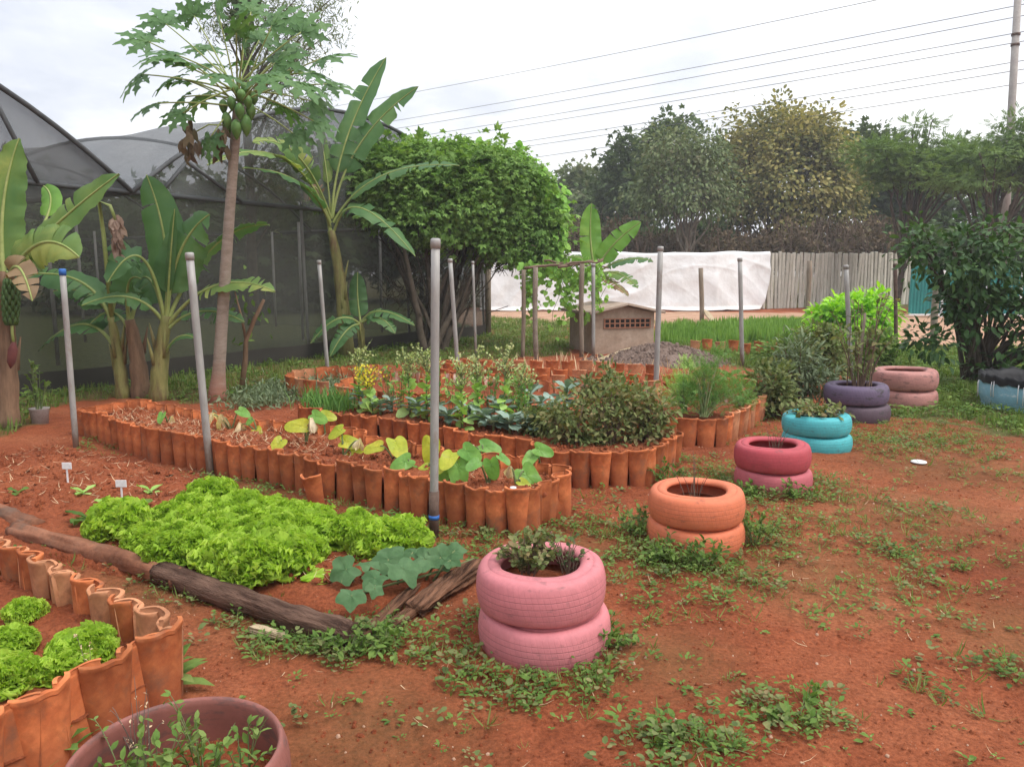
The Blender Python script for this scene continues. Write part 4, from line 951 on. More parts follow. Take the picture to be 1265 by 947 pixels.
# far right trees closing the skyline
dp = 48
tree('broadleaf_tree', 'dark tree mass behind the spreading umbrella tree at the right edge', bt((1210, 330), dp), 3, .2,
     [el((1200, 245), dp, 60, 56), el((1260, 240), dp, 50, 60), el((1150, 255), dp, 50, 45), el((1330, 240), dp, 60, 70)], 480, 13, .42, .36, PALM5, L_dark, M_bark, gb, shell=.4, seed=22)
# dry brush along the back of the fence: nobody could count it
def brush(name, spans, n, size, mats, t=RHOMB):
    Ps = []
    for (x0, x1, y0, y1, dep) in spans:
        for _ in range(n):
            x = random.uniform(x0, x1); h = random.random()**.7; y = y1+(y0-y1)*h*(.65+.5*noise.noise(Vector((x*.02, dep, 0)))); q = D(x, y, dep+random.uniform(-1.5, 1.5)); Ps.append(q[:])
    P = np.array(Ps); P = np.repeat(P, 7, 0)+rng.normal(size=(len(P)*7, 3))*.22
    o = sph(len(P)); d = nz(o+UP*.4); return np_obj(name, [leaves(P, d, nz(sph(len(P))+UP*.5), size*(.6+.8*rng.random(len(P))), t)], mats)
tag(brush('dry_brush', [(880, 1120, 272, 332, 40), (1000, 1120, 262, 320, 43), (690, 780, 262, 330, 42), (780, 900, 275, 330, 43), (760, 1010, 262, 332, 47), (880, 1010, 275, 332, 46)], 600, .26, L_dry), 'brown dry undergrowth behind the back fence', 'undergrowth', None, 'stuff')
tag(brush('undergrowth', [(640, 1300, 265, 340, 55), (740, 900, 268, 330, 45), (1100, 1300, 255, 345, 42)], 900, .34, L_dark, PALM5), 'dark green undergrowth and shrubs closing the view beyond the fence', 'undergrowth', None, 'stuff')
mb = MB()
for i in range(170):
    x = random.uniform(890, 1110) if i < 120 else random.uniform(690, 890); dep = random.uniform(38.5, 41); a = D(x, 335, dep); b = D(x+random.gauss(0, 12), random.uniform(250, 300), dep+random.gauss(0, .4))
    m = a.lerp(b, .5)+Vector(sph(1)[0])*.25; mb.tube([a, m, b], [.03, .02, .006], 4, 0, False)
tag(mb.build('dry_branches', M_twig, None), 'tangle of dry leafless stems in the brown undergrowth', 'undergrowth', None, 'stuff')
# trees behind and inside the shade house
gs = 'trees behind the shade house'
for k, (x, y, dep, w_, h_, lb) in enumerate([(60, 300, 40, 90, 75, 'dim dark tree seen through the left of the shade house netting'), (250, 290, 36, 110, 60, 'dim dark tree seen through the netting behind the papaya trunk'), (400, 275, 40, 90, 70, 'dim dark tree seen through the netting beside the tall banana'), (520, 290, 42, 100, 60, 'dark tree beyond the shade house behind the vine arbour'), (-90, 300, 34, 110, 70, 'dim dark tree at the far left through the netting'), (150, 320, 30, 80, 45, 'dim leafy bush in the shade house left of the papaya'), (340, 320, 31, 80, 45, 'dim leafy bush in the shade house right of the papaya')]):
    tree('broadleaf_tree', lb, bt((x, 335), dep), 1.6, .15, [el((x, y), dep, w_, h_), el((x+w_*.5, y+15), dep, w_*.5, h_*.7), el((x-w_*.5, y+18), dep, w_*.5, h_*.6)], 260, 12, .5, .4, PALM5, L_dark, M_bark, gs, shell=.4, seed=30+k)
# tall feathery tree behind the papaya
dp = 23; b_ = bt((310, 335), dp)
t = thing('feathery_tree', 'tall sparse feathery tree rising behind the papaya to the top of the picture', 'tree', b_)
mb = MB(); C_ = []
limbs(mb, b_, D(300, -40, dp), .16, [], seed=50)
for (x, y) in [(400, 20), (420, -10), (370, -5), (345, 25), (330, 60), (385, 55), (360, 90), (340, 120), (390, 110), (350, 160), (372, 185), (335, 200), (310, 20), (285, 5), (262, 10), (325, 240), (365, 235), (345, 5), (410, 40), (300, -20), (380, 140)]:
    tgt = D(x, y, dp+random.uniform(-1, 1)); a = D(300+random.uniform(-2, 14), min(330, y+random.uniform(60, 130)), dp)
    m = a.lerp(tgt, .55)+Vector((0, 0, .25)); q = [a*(1-s/8)**2+m*2*(s/8)*(1-s/8)+tgt*(s/8)**2 for s in range(9)]
    mb.tube(q, [.05-.042*s/8 for s in range(9)], 5)
    for s in range(4, 9):
        for _ in range(5): C_.append(np.array(q[s])+rng.normal(size=3)*.28)
mb.build('trunk', M_bark, t)
C_ = np.array(C_); P = np.repeat(C_, 16, 0)+rng.normal(size=(len(C_)*16, 3))*np.array([.16, .16, .12])
np_obj('crown', [leaves(P, nz(sph(len(P))+np.array((0, 0, .15))), nz(sph(len(P))+UP), .16*(.6+.8*rng.random(len(P))), LANCE, .8)], L_grey, t)
mb = MB(); P = np.array([D(298, 2, dp-.3)])+rng.normal(size=(500, 3))*np.array([.22, .2, .55]); P[:, 2] += .4
np_obj('creeper', [leaves(P, nz(sph(500)+np.array((0, 0, -.4))), nz(sph(500)+np.array((0, -.6, .5))), .16, ROUND)], L_dark, t)
# ---------------------------------------------------------------- banana plants
def bez(a, b, c, t): return a*(1-t)**2+b*2*t*(1-t)+c*t*t
def bleaf(par, p0, p1, p2, W, nref, mat, tears=6, pet=.22, seed=0, fold=.25, droop=.5):
    r = random.Random(seed); n = 34; nx = 5
    p0, p1, p2 = Vector(p0), Vector(p1), Vector(p2); nref = Vector(nref)
    C = []; 
    for i in range(n+1):
        t = i/n; c = bez(p0, p1, p2, t); tg = ((p1-p0)*(1-t)+(p2-p1)*t).normalized()
        s = tg.cross(nref); s = s.normalized() if s.length > 1e-3 else tg.orthogonal().normalized(); C.append((c, tg, s, s.cross(tg)))
    L = (p1-p0).length+(p2-p1).length
    mb = MB(); uv = []
    def wprof(s): return W/2*math.sqrt(max(0, 1-(1-min(1, s/.2))**2))*max(0, 1-s**5)**.75
    i0 = int(pet*n)
    for sgn in (-1, 1):
        cuts = sorted(set([i0, n]+[r.randint(i0+3, n-2) for _ in range(tears)]))
        for a, b in zip(cuts, cuts[1:]):
            dd = r.gauss(0, .22) if tears else 0; rows = []
            for i in range(a, b+1):
                c, tg, s, nn = C[i]; sl = (i-i0)/(n-i0); w_ = wprof(sl); q = []
                gap = (.35 if (i == a and a != i0) else (-.35 if i == b and b != n else 0))*L/n*1.3
                for j in range(nx+1):
                    u = j/nx; x = u*w_
                    h = x*fold-(droop+dd)*x*x/max(W, .01)*1.6+.03*W*math.sin(i*1.1+seed)*u*u+.02*W*math.sin(i*2.7+sgn)*u
                    q.append(c+s*sgn*x+nn*h+tg*gap*u)
                    uv.append((u*sgn*.5+.5, i/n*L*2+u*.25))
                rows.append(q if sgn > 0 else q[::-1])
                if sgn < 0:
                    k = len(uv)-(nx+1); uv[k:] = uv[k:][::-1]
            mb.grid(rows, 0)
    nb = len(mb.v)
    rb = MB(); rb.tube([C[i][0]+C[i][3]*.004 for i in range(0, n+1)], [max(.005, (.032-.024*(i/n)**.7)*(.6+W*.8)) for i in range(n+1)], 6, 0, False)
    uv += [(0, 0)]*(len(mb.v)-nb)
    o = mb.build('leaf', mat, par); rb.build('midrib', M_rib, o); me = o.data; l = me.uv_layers.new(name='UVMap')
    vi = np.empty(len(me.loops), int); me.loops.foreach_get('vertex_index', vi); l.data.foreach_set('uv', np.array(uv)[vi].ravel())
    return o
CAMN = (0, -.85, .45); FLAT = (0, -.45, .9)
def banana(label, base, stem, r0, spec, mat, seed=0, wscale=1, smat=None, group='banana plants'):
    b = G(*base); t = thing('banana_plant', label, 'banana plant', b, group); dep = b.y
    pts = [D(x, y, dep) for x, y in stem]
    P = [b-Vector((0, 0, .1))]+[bez(b, pts[0], pts[-1], i/12) if len(pts) > 1 else b.lerp(pts[0], i/12) for i in range(1, 13)]
    mb = MB(); mb.tube(P, [r0*(1.25-.65*(i/12))*(1+.07*math.sin(i*2.1)) for i in range(13)], 14)
    for k in range(5):   # old sheaths peeling off the stem
        a = P[3+k]; an = random.uniform(0, 6.28); o_ = Vector((math.cos(an), math.sin(an), 0))
        mb.tube([a+o_*r0*.8, a+o_*r0*1.05+Vector((0, 0, .14)), a+o_*r0*1.5+Vector((0, 0, .34))], [.03, .022, .006], 6)
    mb.build('stem', smat or M_bstem, t)
    for k, sp in enumerate(spec):
        p0, p1, p2, d1, d2, W = sp[:6]; nr = sp[6] if len(sp) > 6 else FLAT; m = sp[7] if len(sp) > 7 else mat; te = sp[8] if len(sp) > 8 else 5
        bleaf(t, D(p0[0], p0[1], dep), D(p1[0], p1[1], dep+d1), D(p2[0], p2[1], dep+d2), W*wscale, nr, m, te, sp[9] if len(sp) > 9 else .2, seed*31+k, *(sp[10:] if len(sp) > 10 else ()))
    return t, dep
banana('tall banana plant with long torn leaves left of the vine arbour', (428, 440), [(424, 350), (409, 285)], .12, [
    ((410, 270), (412, 175), (477, 71), 0, .3, .52, CAMN, B_green, 4, .3),
    ((411, 268), (425, 170), (517, 107), .1, -.1, .50, CAMN, B_green, 4, .32),
    ((412, 275), (455, 195), (568, 205), .0, -.5, .42, FLAT, B_green, 6, .22),
    ((413, 285), (432, 215), (513, 317), -.2, -.9, .44, (.4, -.5, .6), B_green, 5, .18),
    ((408, 280), (385, 208), (300, 208), -.9, -1.95, .42, (-.1, -.55, .75), B_green, 5, .2),
    ((408, 275), (360, 150), (256, 204), -1.0, -2.55, .48, (-.1, -.6, .8), B_yell, 8, .25),
    ((409, 270), (372, 160), (312, 176), -.8, -1.75, .42, CAMN, B_yell, 9, .25),
    ((409, 270), (404, 200), (392, 150), .1, .2, .22, CAMN, B_yell, 3, .35),
    ((407, 285), (392, 200), (378, 250), -.1, -.25, .28, CAMN, B_brown, 6, .4),
    ((409, 285), (400, 250), (384, 205), .3, .5, .30, CAMN, B_yell, 4, .3)], B_green, 1)
banana('leafy banana plant with broad upright leaves, left of the papaya trunk', (196, 494), [(196, 440), (206, 390)], .095, [
    ((204, 395), (216, 300), (181, 216), .15, .2, .52, CAMN, B_green, 1, .2),
    ((206, 395), (212, 295), (259, 265), -.05, -.1, .56, CAMN, B_green, 2, .18),
    ((206, 395), (210, 320), (216, 258), -.1, -.15, .12, CAMN, B_green, 0, .25),
    ((203, 392), (180, 265), (133, 350), -.1, -.4, .44, (-.2, -.7, .5), B_green, 2, .5),
    ((200, 395), (165, 348), (101, 378), -.1, -.4, .34, FLAT, B_green, 2, .2),
    ((208, 395), (258, 272), (333, 278), .3, .5, .44, (.1, .3, .9), B_green, 4, .2),
    ((209, 400), (262, 325), (340, 360), -.1, -.3, .40, FLAT, B_yell, 5, .25),
    ((209, 405), (246, 368), (302, 398), .1, 0, .34, FLAT, B_green, 5, .2),
    ((203, 440), (218, 405), (241, 418), -.1, -.2, .16, FLAT, B_green, 0, .2),
    ((203, 395), (190, 330), (172, 345), .3, .5, .42, CAMN, B_green, 2, .2)], B_green, 2)
banana('banana plant with a thick brown stem at the middle of the left group', (175, 491), [(170, 430), (160, 395)], .10, [
    ((161, 400), (180, 320), (232, 320), .3, .6, .5, CAMN, B_green, 3, .2),
    ((160, 400), (155, 320), (140, 298), .3, .5, .36, CAMN, B_green, 3, .25),
    ((160, 400), (150, 330), (175, 345), -.05, -.15, .40, CAMN, B_green, 3, .2),
    ((158, 405), (140, 370), (112, 400), .1, .1, .3, FLAT, B_green, 2, .2)], B_green, 3, 1, M_bstemr)
t, dep = banana('slender banana plant with a dead hanging fruit stalk, leftmost stem of the left group', (152, 491), [(148, 440), (137, 392)], .075, [
    ((137, 395), (112, 322), (14, 343), .1, .2, .42, FLAT, B_green, 5, .2),
    ((138, 395), (118, 350), (66, 360), .3, .5, .42, FLAT, B_green, 5, .2),
    ((139, 425), (105, 372), (47, 434), .2, .4, .40, FLAT, B_green, 2, .2),
    ((137, 392), (150, 330), (190, 330), .3, .5, .3, CAMN, B_green, 3, .25)], B_green, 4)
mb = MB(); mb.tube([D(138, 392, dep), D(128, 290, dep), D(122, 248, dep), D(136, 254, dep), D(143, 272, dep)], [.03, .026, .022, .02, .02], 8); mb.build('fruit_stalk', M_rib, t)
P = np.array([D(144+random.gauss(0, 2.5), random.uniform(265, 312), dep)[:] for _ in range(60)])
np_obj('dead_bracts', [leaves(P, nz(sph(60)*.4+np.array((.1, 0, -1.))), nz(sph(60)+np.array((0, -1, 0))), .16, OVAL)], leafmat('dead_bract', [(.16, .1, .075), (.26, .18, .14), (.34, .26, .2)], .1, .8), t)
t, dep = banana('banana plant with a hanging bunch of green fruit at the left edge of the picture', (10, 529), [(12, 450), (6, 335)], .088, [
    ((6, 345), (-6, 250), (24, 171), .1, .2, .46, CAMN, B_yell, 0, .12, .2, .25),
    ((8, 345), (60, 278), (147, 215), 0, -.1, .36, CAMN, B_yell, 2, .15),
    ((9, 348), (48, 268), (98, 318), -.15, -.3, .46, (.1, -.95, .5), B_yell, 3, .12),
    ((4, 345), (-50, 260), (-110, 300), 0, 0, .45, FLAT, B_yell, 4, .15),
    ((5, 345), (-30, 240), (-60, 200), .2, .3, .45, CAMN, B_yell, 3, .15),
    ((8, 345), (85, 250), (54, 230), .4, .7, .22, CAMN, B_bright, 0, .5),
    ((8, 350), (22, 300), (40, 372), -.3, -.5, .26, (.5, -.8, .2), B_brown, 6, .2),
    ((5, 350), (-35, 320), (-70, 400), -.2, -.4, .4, FLAT, B_yell, 5, .15)], B_yell, 5, 1, M_bstemr)
mb = MB()
for k in range(64):
    tt = k//8; a = 2*pi*(k % 8)/8+tt*.4; c = D(14, 355+tt*6.5, dep-.14); rr_ = .03+.024*math.sin(pi*(tt+1)/9)
    o_ = Vector((math.cos(a), math.sin(a), 0)); mb.tube([c+o_*.02, c+o_*rr_+Vector((0, 0, .0)), c+o_*(rr_+.018)+Vector((0, 0, .05)), c+o_*(rr_+.012)+Vector((0, 0, .085))], [.012, .02, .018, .008], 6)
mb.build('fruit_bunch', M_bfruit, t)
mb = MB(); mb.tube([D(8, 335, dep-.05), D(14, 340, dep-.16), D(15, 410, dep-.16), D(17, 425, dep-.17)], .014, 6); mb.build('fruit_stalk', M_rib, t)
mb = MB(); mb.tube([D(17, 422, dep-.17), D(16, 432, dep-.17), D(14, 447, dep-.17), D(13, 455, dep-.17)], [.015, .045, .04, .005], 10); mb.build('flower_bud', simple('purple_bud', (.10, .03, .03), (.18, .06, .05)), t)
banana('small bright banana plant beside the block shed', (738, 430), [(737, 380), (735, 330)], .085, [
    ((735, 335), (726, 295), (731, 251), .1, .1, .42, CAMN, B_bright, 1, .15),
    ((736, 335), (752, 300), (792, 274), -.1, -.2, .42, CAMN, B_bright, 2, .2),
    ((737, 338), (772, 312), (807, 323), -.2, -.4, .34, FLAT, B_green, 5, .2),
    ((737, 340), (765, 328), (788, 356), -.4, -.7, .34, FLAT, B_yell, 6, .2),
    ((737, 340), (760, 345), (776, 366), -.5, -.9, .24, FLAT, B_brown, 6, .2),
    ((735, 335), (716, 305), (694, 326), 0, 0, .32, FLAT, B_bright, 4, .2),
    ((735, 338), (722, 330), (708, 362), -.3, -.5, .3, CAMN, B_bright, 4, .2)], B_bright, 6, 1.1)
banana('low dark banana sucker growing right of the tall banana trunk', (448, 442), [(446, 420), (446, 398)], .07, [
    ((446, 400), (440, 370), (442, 336), .1, .1, .34, CAMN, B_green, 1, .15),
    ((446, 400), (462, 368), (512, 402), -.1, -.2, .36, FLAT, B_green, 4, .15),
    ((446, 400), (470, 380), (488, 412), -.2, -.4, .3, FLAT, B_green, 4, .15),
    ((446, 402), (420, 375), (384, 424), -.2, -.3, .36, FLAT, B_green, 3, .15),
    ((446, 402), (430, 395), (408, 440), -.3, -.5, .3, CAMN, B_green, 3, .15)], B_green, 7)
# ---------------------------------------------------------------- papaya
pb = G(268, 497); dep = pb.y; t = thing('papaya_tree', 'papaya tree with a ringed pale trunk and hanging green fruit', 'papaya tree', pb)
C0 = D(294, 128, dep); P = []
for i in range(25):
    k = i/24; c = bez(pb, D(278, 330, dep), C0, k); P.append(c)
P[0] = P[0]-Vector((0, 0, .1))
mb = MB(); mb.tube(P, [(.052+.026*(1-k/24)**1.2+(.04*max(0, 1-k/3)))*(1+.03*(k % 2)) for k in range(25)], 18); mb.build('trunk', M_ptrunk, t)
LOBE = [(.10, .07), (.26, .12), (.36, .13), (.45, .29), (.53, .13), (.62, .13), (.72, .25), (.79, .10), (.9, .07), (1.0, .008)]
def papleaf(par, root, c, d, n, R, mat, pet=True):
    mb = MB(); d = d.normalized(); s = d.cross(n).normalized(); n = s.cross(d)
    for k, (a, l) in enumerate([(0, 1), (.62, .95), (-.62, .95), (1.25, .82), (-1.25, .82), (1.95, .62), (-1.95, .62)]):
        dl = d*math.cos(a)+s*math.sin(a); sl = s*math.cos(a)-d*math.sin(a); rows = []
        for (r_, w_) in [(0, .03)]+LOBE:
            z = -.30*(r_*l)**2*R-.03*R*abs(math.sin(r_*9+k)); p = c+dl*r_*l*R+n*z
            rows.append([p+sl*w_*l*R*.85+n*.02*R, p, p-sl*w_*l*R*.85+n*.02*R])
        mb.grid(rows)
    if pet:
        m = root.lerp(c, .5)+Vector((0, 0, .06)); pb_ = MB(); pb_.tube([bez(root, m, c, i/6) for i in range(7)], [.012-.005*i/6 for i in range(7)], 6)
    o = mb.build('leaf', mat, par)
    if pet: pb_.build('petiole', M_rib, o)
    return o
random.seed(5)
PL = [(184, 52, -.1), (205, 30, .2), (176, 92, .1), (192, 128, -.2), (218, 68, -.5), (226, 140, -.3), (240, 20, .3), (256, 62, .7), (232, 100, .6), (270, 18, -.3), (292, 40, -.8), (310, 15, .3), (300, 75, .9), (336, 32, -.2), (352, 62, .4), (372, 40, .2), (398, 72, -.1), (404, 104, .3), (372, 102, -.6), (352, 132, .4), (388, 150, -.1), (362, 165, -.3), (260, 170, -.3), (248, 118, .9), (330, 92, -.9), (276, 92, -.9), (320, 50, .6), (215, 95, .3), (198, 70, -.4), (385, 90, -.3), (385, 125, .2), (240, 80, -.6), (226, 120, .1), (300, 55, -.5), (360, 85, .7), (340, 78, -.2), (262, 80, .4)]
for i, (x, y, dd) in enumerate(PL):
    c = D(x, y, dep+dd*.9); o_ = (c-C0); d = o_.normalized()*.9+Vector((0, 0, -.35 if y > 60 else 0))+Vector(sph(1)[0])*.25
    n = Vector((0, -.55, .8))+o_.normalized()*.25+Vector(sph(1)[0])*.3
    papleaf(t, C0+Vector((0, 0, random.uniform(-.05, .2))), c, d, n, random.uniform(.30, .42), L_pap)
for i, (x, y) in enumerate([(233, 188), (272, 190)]):
    c = D(x, y-20, dep-.15); P_ = np.array([c[:]]*26)+rng.normal(size=(26, 3))*np.array([.05, .05, .10])
    np_obj('dead_leaf', [leaves(P_, nz(sph(26)*.5+np.array((0, 0, -1.))), nz(sph(26)+np.array((0, -1, 0))), .17, LANCE, 2)], L_dry, t)
    mb = MB(); mb.tube([C0-Vector((0, 0, .25)), C0.lerp(c, .6)-Vector((0, 0, .02)), c], [.011, .008, .006], 6); mb.build('dead_stalk', M_rib, t)
for (x, y, dd, L_, R_) in [(292, 160, -.16, .24, .062), (304, 155, -.12, .26, .064), (280, 150, -.1, .22, .056), (310, 138, -.08, .20, .055), (298, 118, -.15, .15, .05), (306, 126, -.14, .16, .05), (286, 128, -.14, .17, .05), (314, 122, -.03, .15, .046), (296, 138, -.18, .2, .055), (276, 132, .02, .18, .05), (302, 108, -.1, .12, .042), (290, 110, -.1, .12, .042), (284, 158, .1, .24, .06)]:
    c = D(x, y, dep+dd); mb = MB(); n = 10
    mb.lathe([(max(.002, R_*math.sin(pi*(i/n)**.8)**.8), L_*(.5-i/n)) for i in range(n+1)], 14, c); mb.build('fruit', M_pfruit, t)
# ---------------------------------------------------------------- vine arbour
vb_ = G(540, 434); dv = 16.3
def vlow(P):
    q = np.interp(P[:, 0], [D(x, 300, dv).x for x in (410, 470, 520, 560, 640, 660, 700)], [D(500, y, dv).z for y in (265, 280, 310, 328, 330, 345, 350)]); return q
t = thing('vine_arbour', 'dense rounded green arbour of climbing vine on woody stems', 'vine arbour', vb_)
E_ = [el((560, 258), dv, 120, 66, 75), el((635, 272), dv, 56, 62, 60), el((460, 246), dv, 58, 58, 60), el((440, 228), dv, 34, 40, 50), el((460, 205), dv, 50, 24, 50), el((595, 232), dv, 76, 42, 70), el((515, 225), dv, 72, 42, 65), el((668, 292), dv, 25, 54, 45), el((550, 215), dv, 60, 34, 60)]
P, g, o, cc = crown(E_, 3700, 16, .075, .8, .82, 40, -.8); kk = P[:, 2] > vlow(P)+rng.normal(size=len(P))*.10
np_obj('crown', [leafset(P[kk], g[kk], o[kk], .078, PALM5, up=.5, outw=.9, droop=-.45)], L_vine, t)
P, g, o, cc = crown(E_, 500, 16, .2, .8, .3, 41, -.9); kk = P[:, 2] > vlow(P)+.05+rng.normal(size=len(P))*.12
np_obj('inner_foliage', [leafset(P[kk], g[kk], o[kk], .14, PALM5)], L_vine, t)
# broad-leaved climber over the top and the right edge
Q = []
for _ in range(420):
    x = random.uniform(440, 700); top_y = 186-18*math.sin(min(1, max(0, (x-430)/250))*pi)*.5+max(0, x-640)**1.6*.09
    y = top_y+abs(random.gauss(0, 14)); Q.append(D(x, y, dv-1.0*math.sqrt(max(0, 1-((x-560)/150)**2))*min(1, (y-top_y)/40)-.1)[:])
for _ in range(90):
    Q.append(D(random.gauss(690, 6), random.uniform(225, 345), dv-random.uniform(.2, .7))[:])
P = np.array(Q); o = nz(P-np.array(D(560, 255, dv)))
np_obj('climber', [leaves(P, nz(o*.5+sph(len(P))*.6+np.array((0, 0, -.6))), nz(o+np.array((0, -.5, .4))+sph(len(P))*.3), .15*(.6+.7*rng.random(len(P))), multi(ROUND, [(0, 1, 0, 0), (.9, .6, 0, .1), (-.9, .6, 0, .1)]))], L_vine2, t)
mb = MB()
for k in range(22):
    a = vb_+Vector((random.gauss(0, .16), random.gauss(0, .16), -.1)); x = random.uniform(468, 640); y = random.uniform(262, 322); b = D(x, y, dv+random.uniform(-.9, .9))
    m = a.lerp(b, .5)+Vector((random.gauss(-.02, .12)*1, random.gauss(0, .12), .12)); q = [bez(a, m, b, i/9)+Vector((noise.noise(Vector((i*.8, k, 0))), noise.noise(Vector((i*.8, k, 9))), 0))*.07*min(1, i/3) for i in range(10)]
    r_ = random.choice([.075, .05, .035, .028, .022]) if k > 4 else .085; mb.tube(q, [r_*(1-.6*i/9) for i in range(10)], 7)
for k in range(520):
    x = random.uniform(475, 690); y = random.uniform(300, 342 if x > 600 else 392); a = D(x, y, dv+random.uniform(-.8, .8)); b = a+Vector((random.gauss(0, .25), random.gauss(0, .2), random.uniform(.05, .4)))
    mb.tube([a, a.lerp(b, .5)+Vector(sph(1)[0])*.06, b], [.004, .008, .012], 4, 0, False)
mb.build('trunk', M_bark, t)
mb = MB(); Q = []
for k in range(26):
    x = random.choice([random.gauss(664, 14), random.gauss(700, 10), random.gauss(655, 8), random.gauss(735, 10)]); a = D(x, 325, 14.7); L_ = random.uniform(.3, 1.25); q = [a+Vector((.08*math.sin(i*.9+k), .06*math.cos(i*.7+k), -L_*i/8)) for i in range(9)]
    mb.tube(q, .006, 4, 0, False)
    for p in q:
        for _ in range(2): Q.append(np.array(p)+rng.normal(size=3)*.06)
mb.build('hanging_stem', M_stem, t); P = np.array(Q)
np_obj('hanging_leaves', [leaves(P, nz(sph(len(P))*.6+np.array((0, 0, -.8))), nz(sph(len(P))*.5+np.array((0, -1, .3))), .10*(.5+.8*rng.random(len(P))), multi(ROUND, [(0, 1, 0, 0), (.9, .6, 0, .1), (-.9, .6, 0, .1)]))], L_vine2, t)
# ---------------------------------------------------------------- bushes and herbs
def bush(name, label, cat, base, ells, ncl, per, clr, size, tm, mat, smat=M_twig, r0=.02, nst=10, group=None, shell=.35, zmin=.03, stems=True, fl=1, parts=('stems', 'foliage'), **kw):
    base = Vector(base); t = thing(name, label, cat, base, group)
    P, g, o, cc = crown(ells, ncl, per, clr, fl, shell, base.x*7, -.95); kk = P[:, 2] > base.z+zmin
    np_obj(parts[1], [leafset(P[kk], g[kk], o[kk], size, tm, **kw)], mat, t)
    mb = MB(); c_ = [c for c in cc if c[2] > base.z+zmin]
    for k in range(nst):
        b = Vector(c_[int(rng.integers(len(c_)))]); a = base+Vector((random.gauss(0, 1), random.gauss(0, 1), 0))*r0*1.8-Vector((0, 0, .04)); m = a.lerp(b, .45)+Vector((0, 0, .25*(b-a).length))
        rr_ = r0*random.uniform(.5, 1); mb.tube([bez(a, m, b, i/6) for i in range(7)], [rr_*(1-.7*i/6) for i in range(7)], 6, 0, False)
    mb.build(parts[0], smat, t); return t
dl = G(1050, 434).y
bush('lime_shrub', 'bright lime-green rounded shrub between two posts', 'shrub', G(1052, 434), [el((1052, 398), dl, 44, 30), el((1076, 386), dl, 28, 22), el((1026, 396), dl, 24, 22), el((1050, 412), dl, 50, 22)], 640, 12, .06, .13, OVAL, L_lime, M_twig, .03, 16, up=.9, droop=-.3)
dl = G(1205, 478).y
bush('citrus_tree', 'dark glossy citrus tree at the right edge above the lined tyre', 'tree', G(1208, 472), [el((1195, 318), dl, 46, 40), el((1245, 300), dl, 46, 36), el((1136, 312), dl, 30, 30), el((1178, 380), dl, 20, 16), el((1215, 385), dl, 40, 30), el((1150, 425), dl, 30, 18), el((1265, 360), dl, 44, 40), el((1235, 455), dl, 36, 12), el((1200, 355), dl, 40, 36), el((1295, 410), dl, 44, 60)], 370, 10, .085, .11, OVAL, L_citrus, M_bark, .05, 44, shell=.45, parts=('trunk', 'crown'), droop=-.35)
gh = 'leafy plants of the kale bed'
for lb, b, ells in [('brown-green leafy bush at the right corner of the kale bed', (800, 553), [(796, 532, 26, 18), (812, 508, 18, 15), (784, 503, 14, 14), (800, 488, 7, 12)]), ('dense dark leafy bush in the middle of the kale bed end', (755, 556), [(760, 530, 26, 20), (746, 503, 18, 18), (771, 488, 12, 14), (745, 545, 26, 10), (757, 480, 6, 12)]), ('brown-tinged leafy bush with pale leaves left in the kale bed end', (708, 556), [(704, 533, 22, 18), (688, 514, 14, 14), (716, 546, 28, 9), (722, 508, 12, 14), (700, 500, 6, 12)]), ('low leafy bush behind the corner tiles of the kale bed', (675, 545), [(672, 530, 16, 14), (660, 520, 9, 9)]), ('tall loose reddish bush behind the dark leafy bush', (745, 535), [(728, 488, 16, 16), (752, 474, 12, 14), (775, 490, 16, 14)])]:
    bb = G(b[0], b[1]-8, .2); dd = bb.y+.05
    bush('herb_bush', lb, 'bush', bb, [el((x, y), dd, w_, h_) for x, y, w_, h_ in ells], 110, 10, .05, .052, OVAL, L_bush, M_twig, .012, 26, gh, zmin=.0, droop=-.2)
bb = G(870, 510, .2); dd = bb.y+.2
bush('feathery_herb', 'tall feathery green herb rising over the corner of its tiled bed', 'herb', bb, [el((872, 478), dd, 20, 24), el((900, 492), dd, 26, 14), el((862, 502), dd, 32, 10), el((884, 450), dd, 9, 18), el((912, 478), dd, 12, 14), el((858, 468), dd, 8, 16)], 120, 12, .045, .08, FEATH, L_dill, M_stem, .01, 26, None, zmin=0, fl=1.3, up=.4, droop=.4)
bb = G(846, 505, .2); dd = bb.y+.25
bush('feathery_herb', 'pale sparse feathery herb left of the tall green one', 'herb', bb, [el((838, 485), dd, 20, 16), el((846, 462), dd, 9, 16)], 45, 12, .035, .075, FEATH, L_bolt, M_stem, .01, 18, None, zmin=0, fl=1.3, up=.4, droop=.4)
gt = 'weedy bushes behind the tyre row'
for k, (lb, b, ells, m_, tm, sz) in enumerate([
    ('tangled dark weed bush left of the turquoise tyre', (950, 515), [(955, 480, 26, 30), (935, 500, 22, 14)], L_bush, OVAL, .07),
    ('grey-green weed bush behind the turquoise tyre', (985, 505), [(985, 455, 26, 36), (1005, 475, 24, 28)], L_lav, LANCE, .10),
    ('tall dry-topped weed bush behind the purple planter', (1030, 485), [(1030, 435, 24, 34), (1010, 425, 22, 24)], L_bush, OVAL, .07),
    ('low green weed bush between the herb bed and the purple planter', (965, 475), [(965, 440, 30, 22), (990, 430, 24, 20)], L_weed, OVAL, .085),
    ('leafy weed bush below the lime shrub', (1075, 455), [(1078, 435, 24, 18), (1090, 425, 18, 14)], L_weed, OVAL, .09)]):
    bb = G(*b); dd = bb.y
    bush('weed_bush', lb, 'bush', bb, [el((x, y), dd, w_, h_) for x, y, w_, h_ in ells], 130, 11, .05, sz, tm, m_, M_twig, .012, 16, gt, droop=-.1)
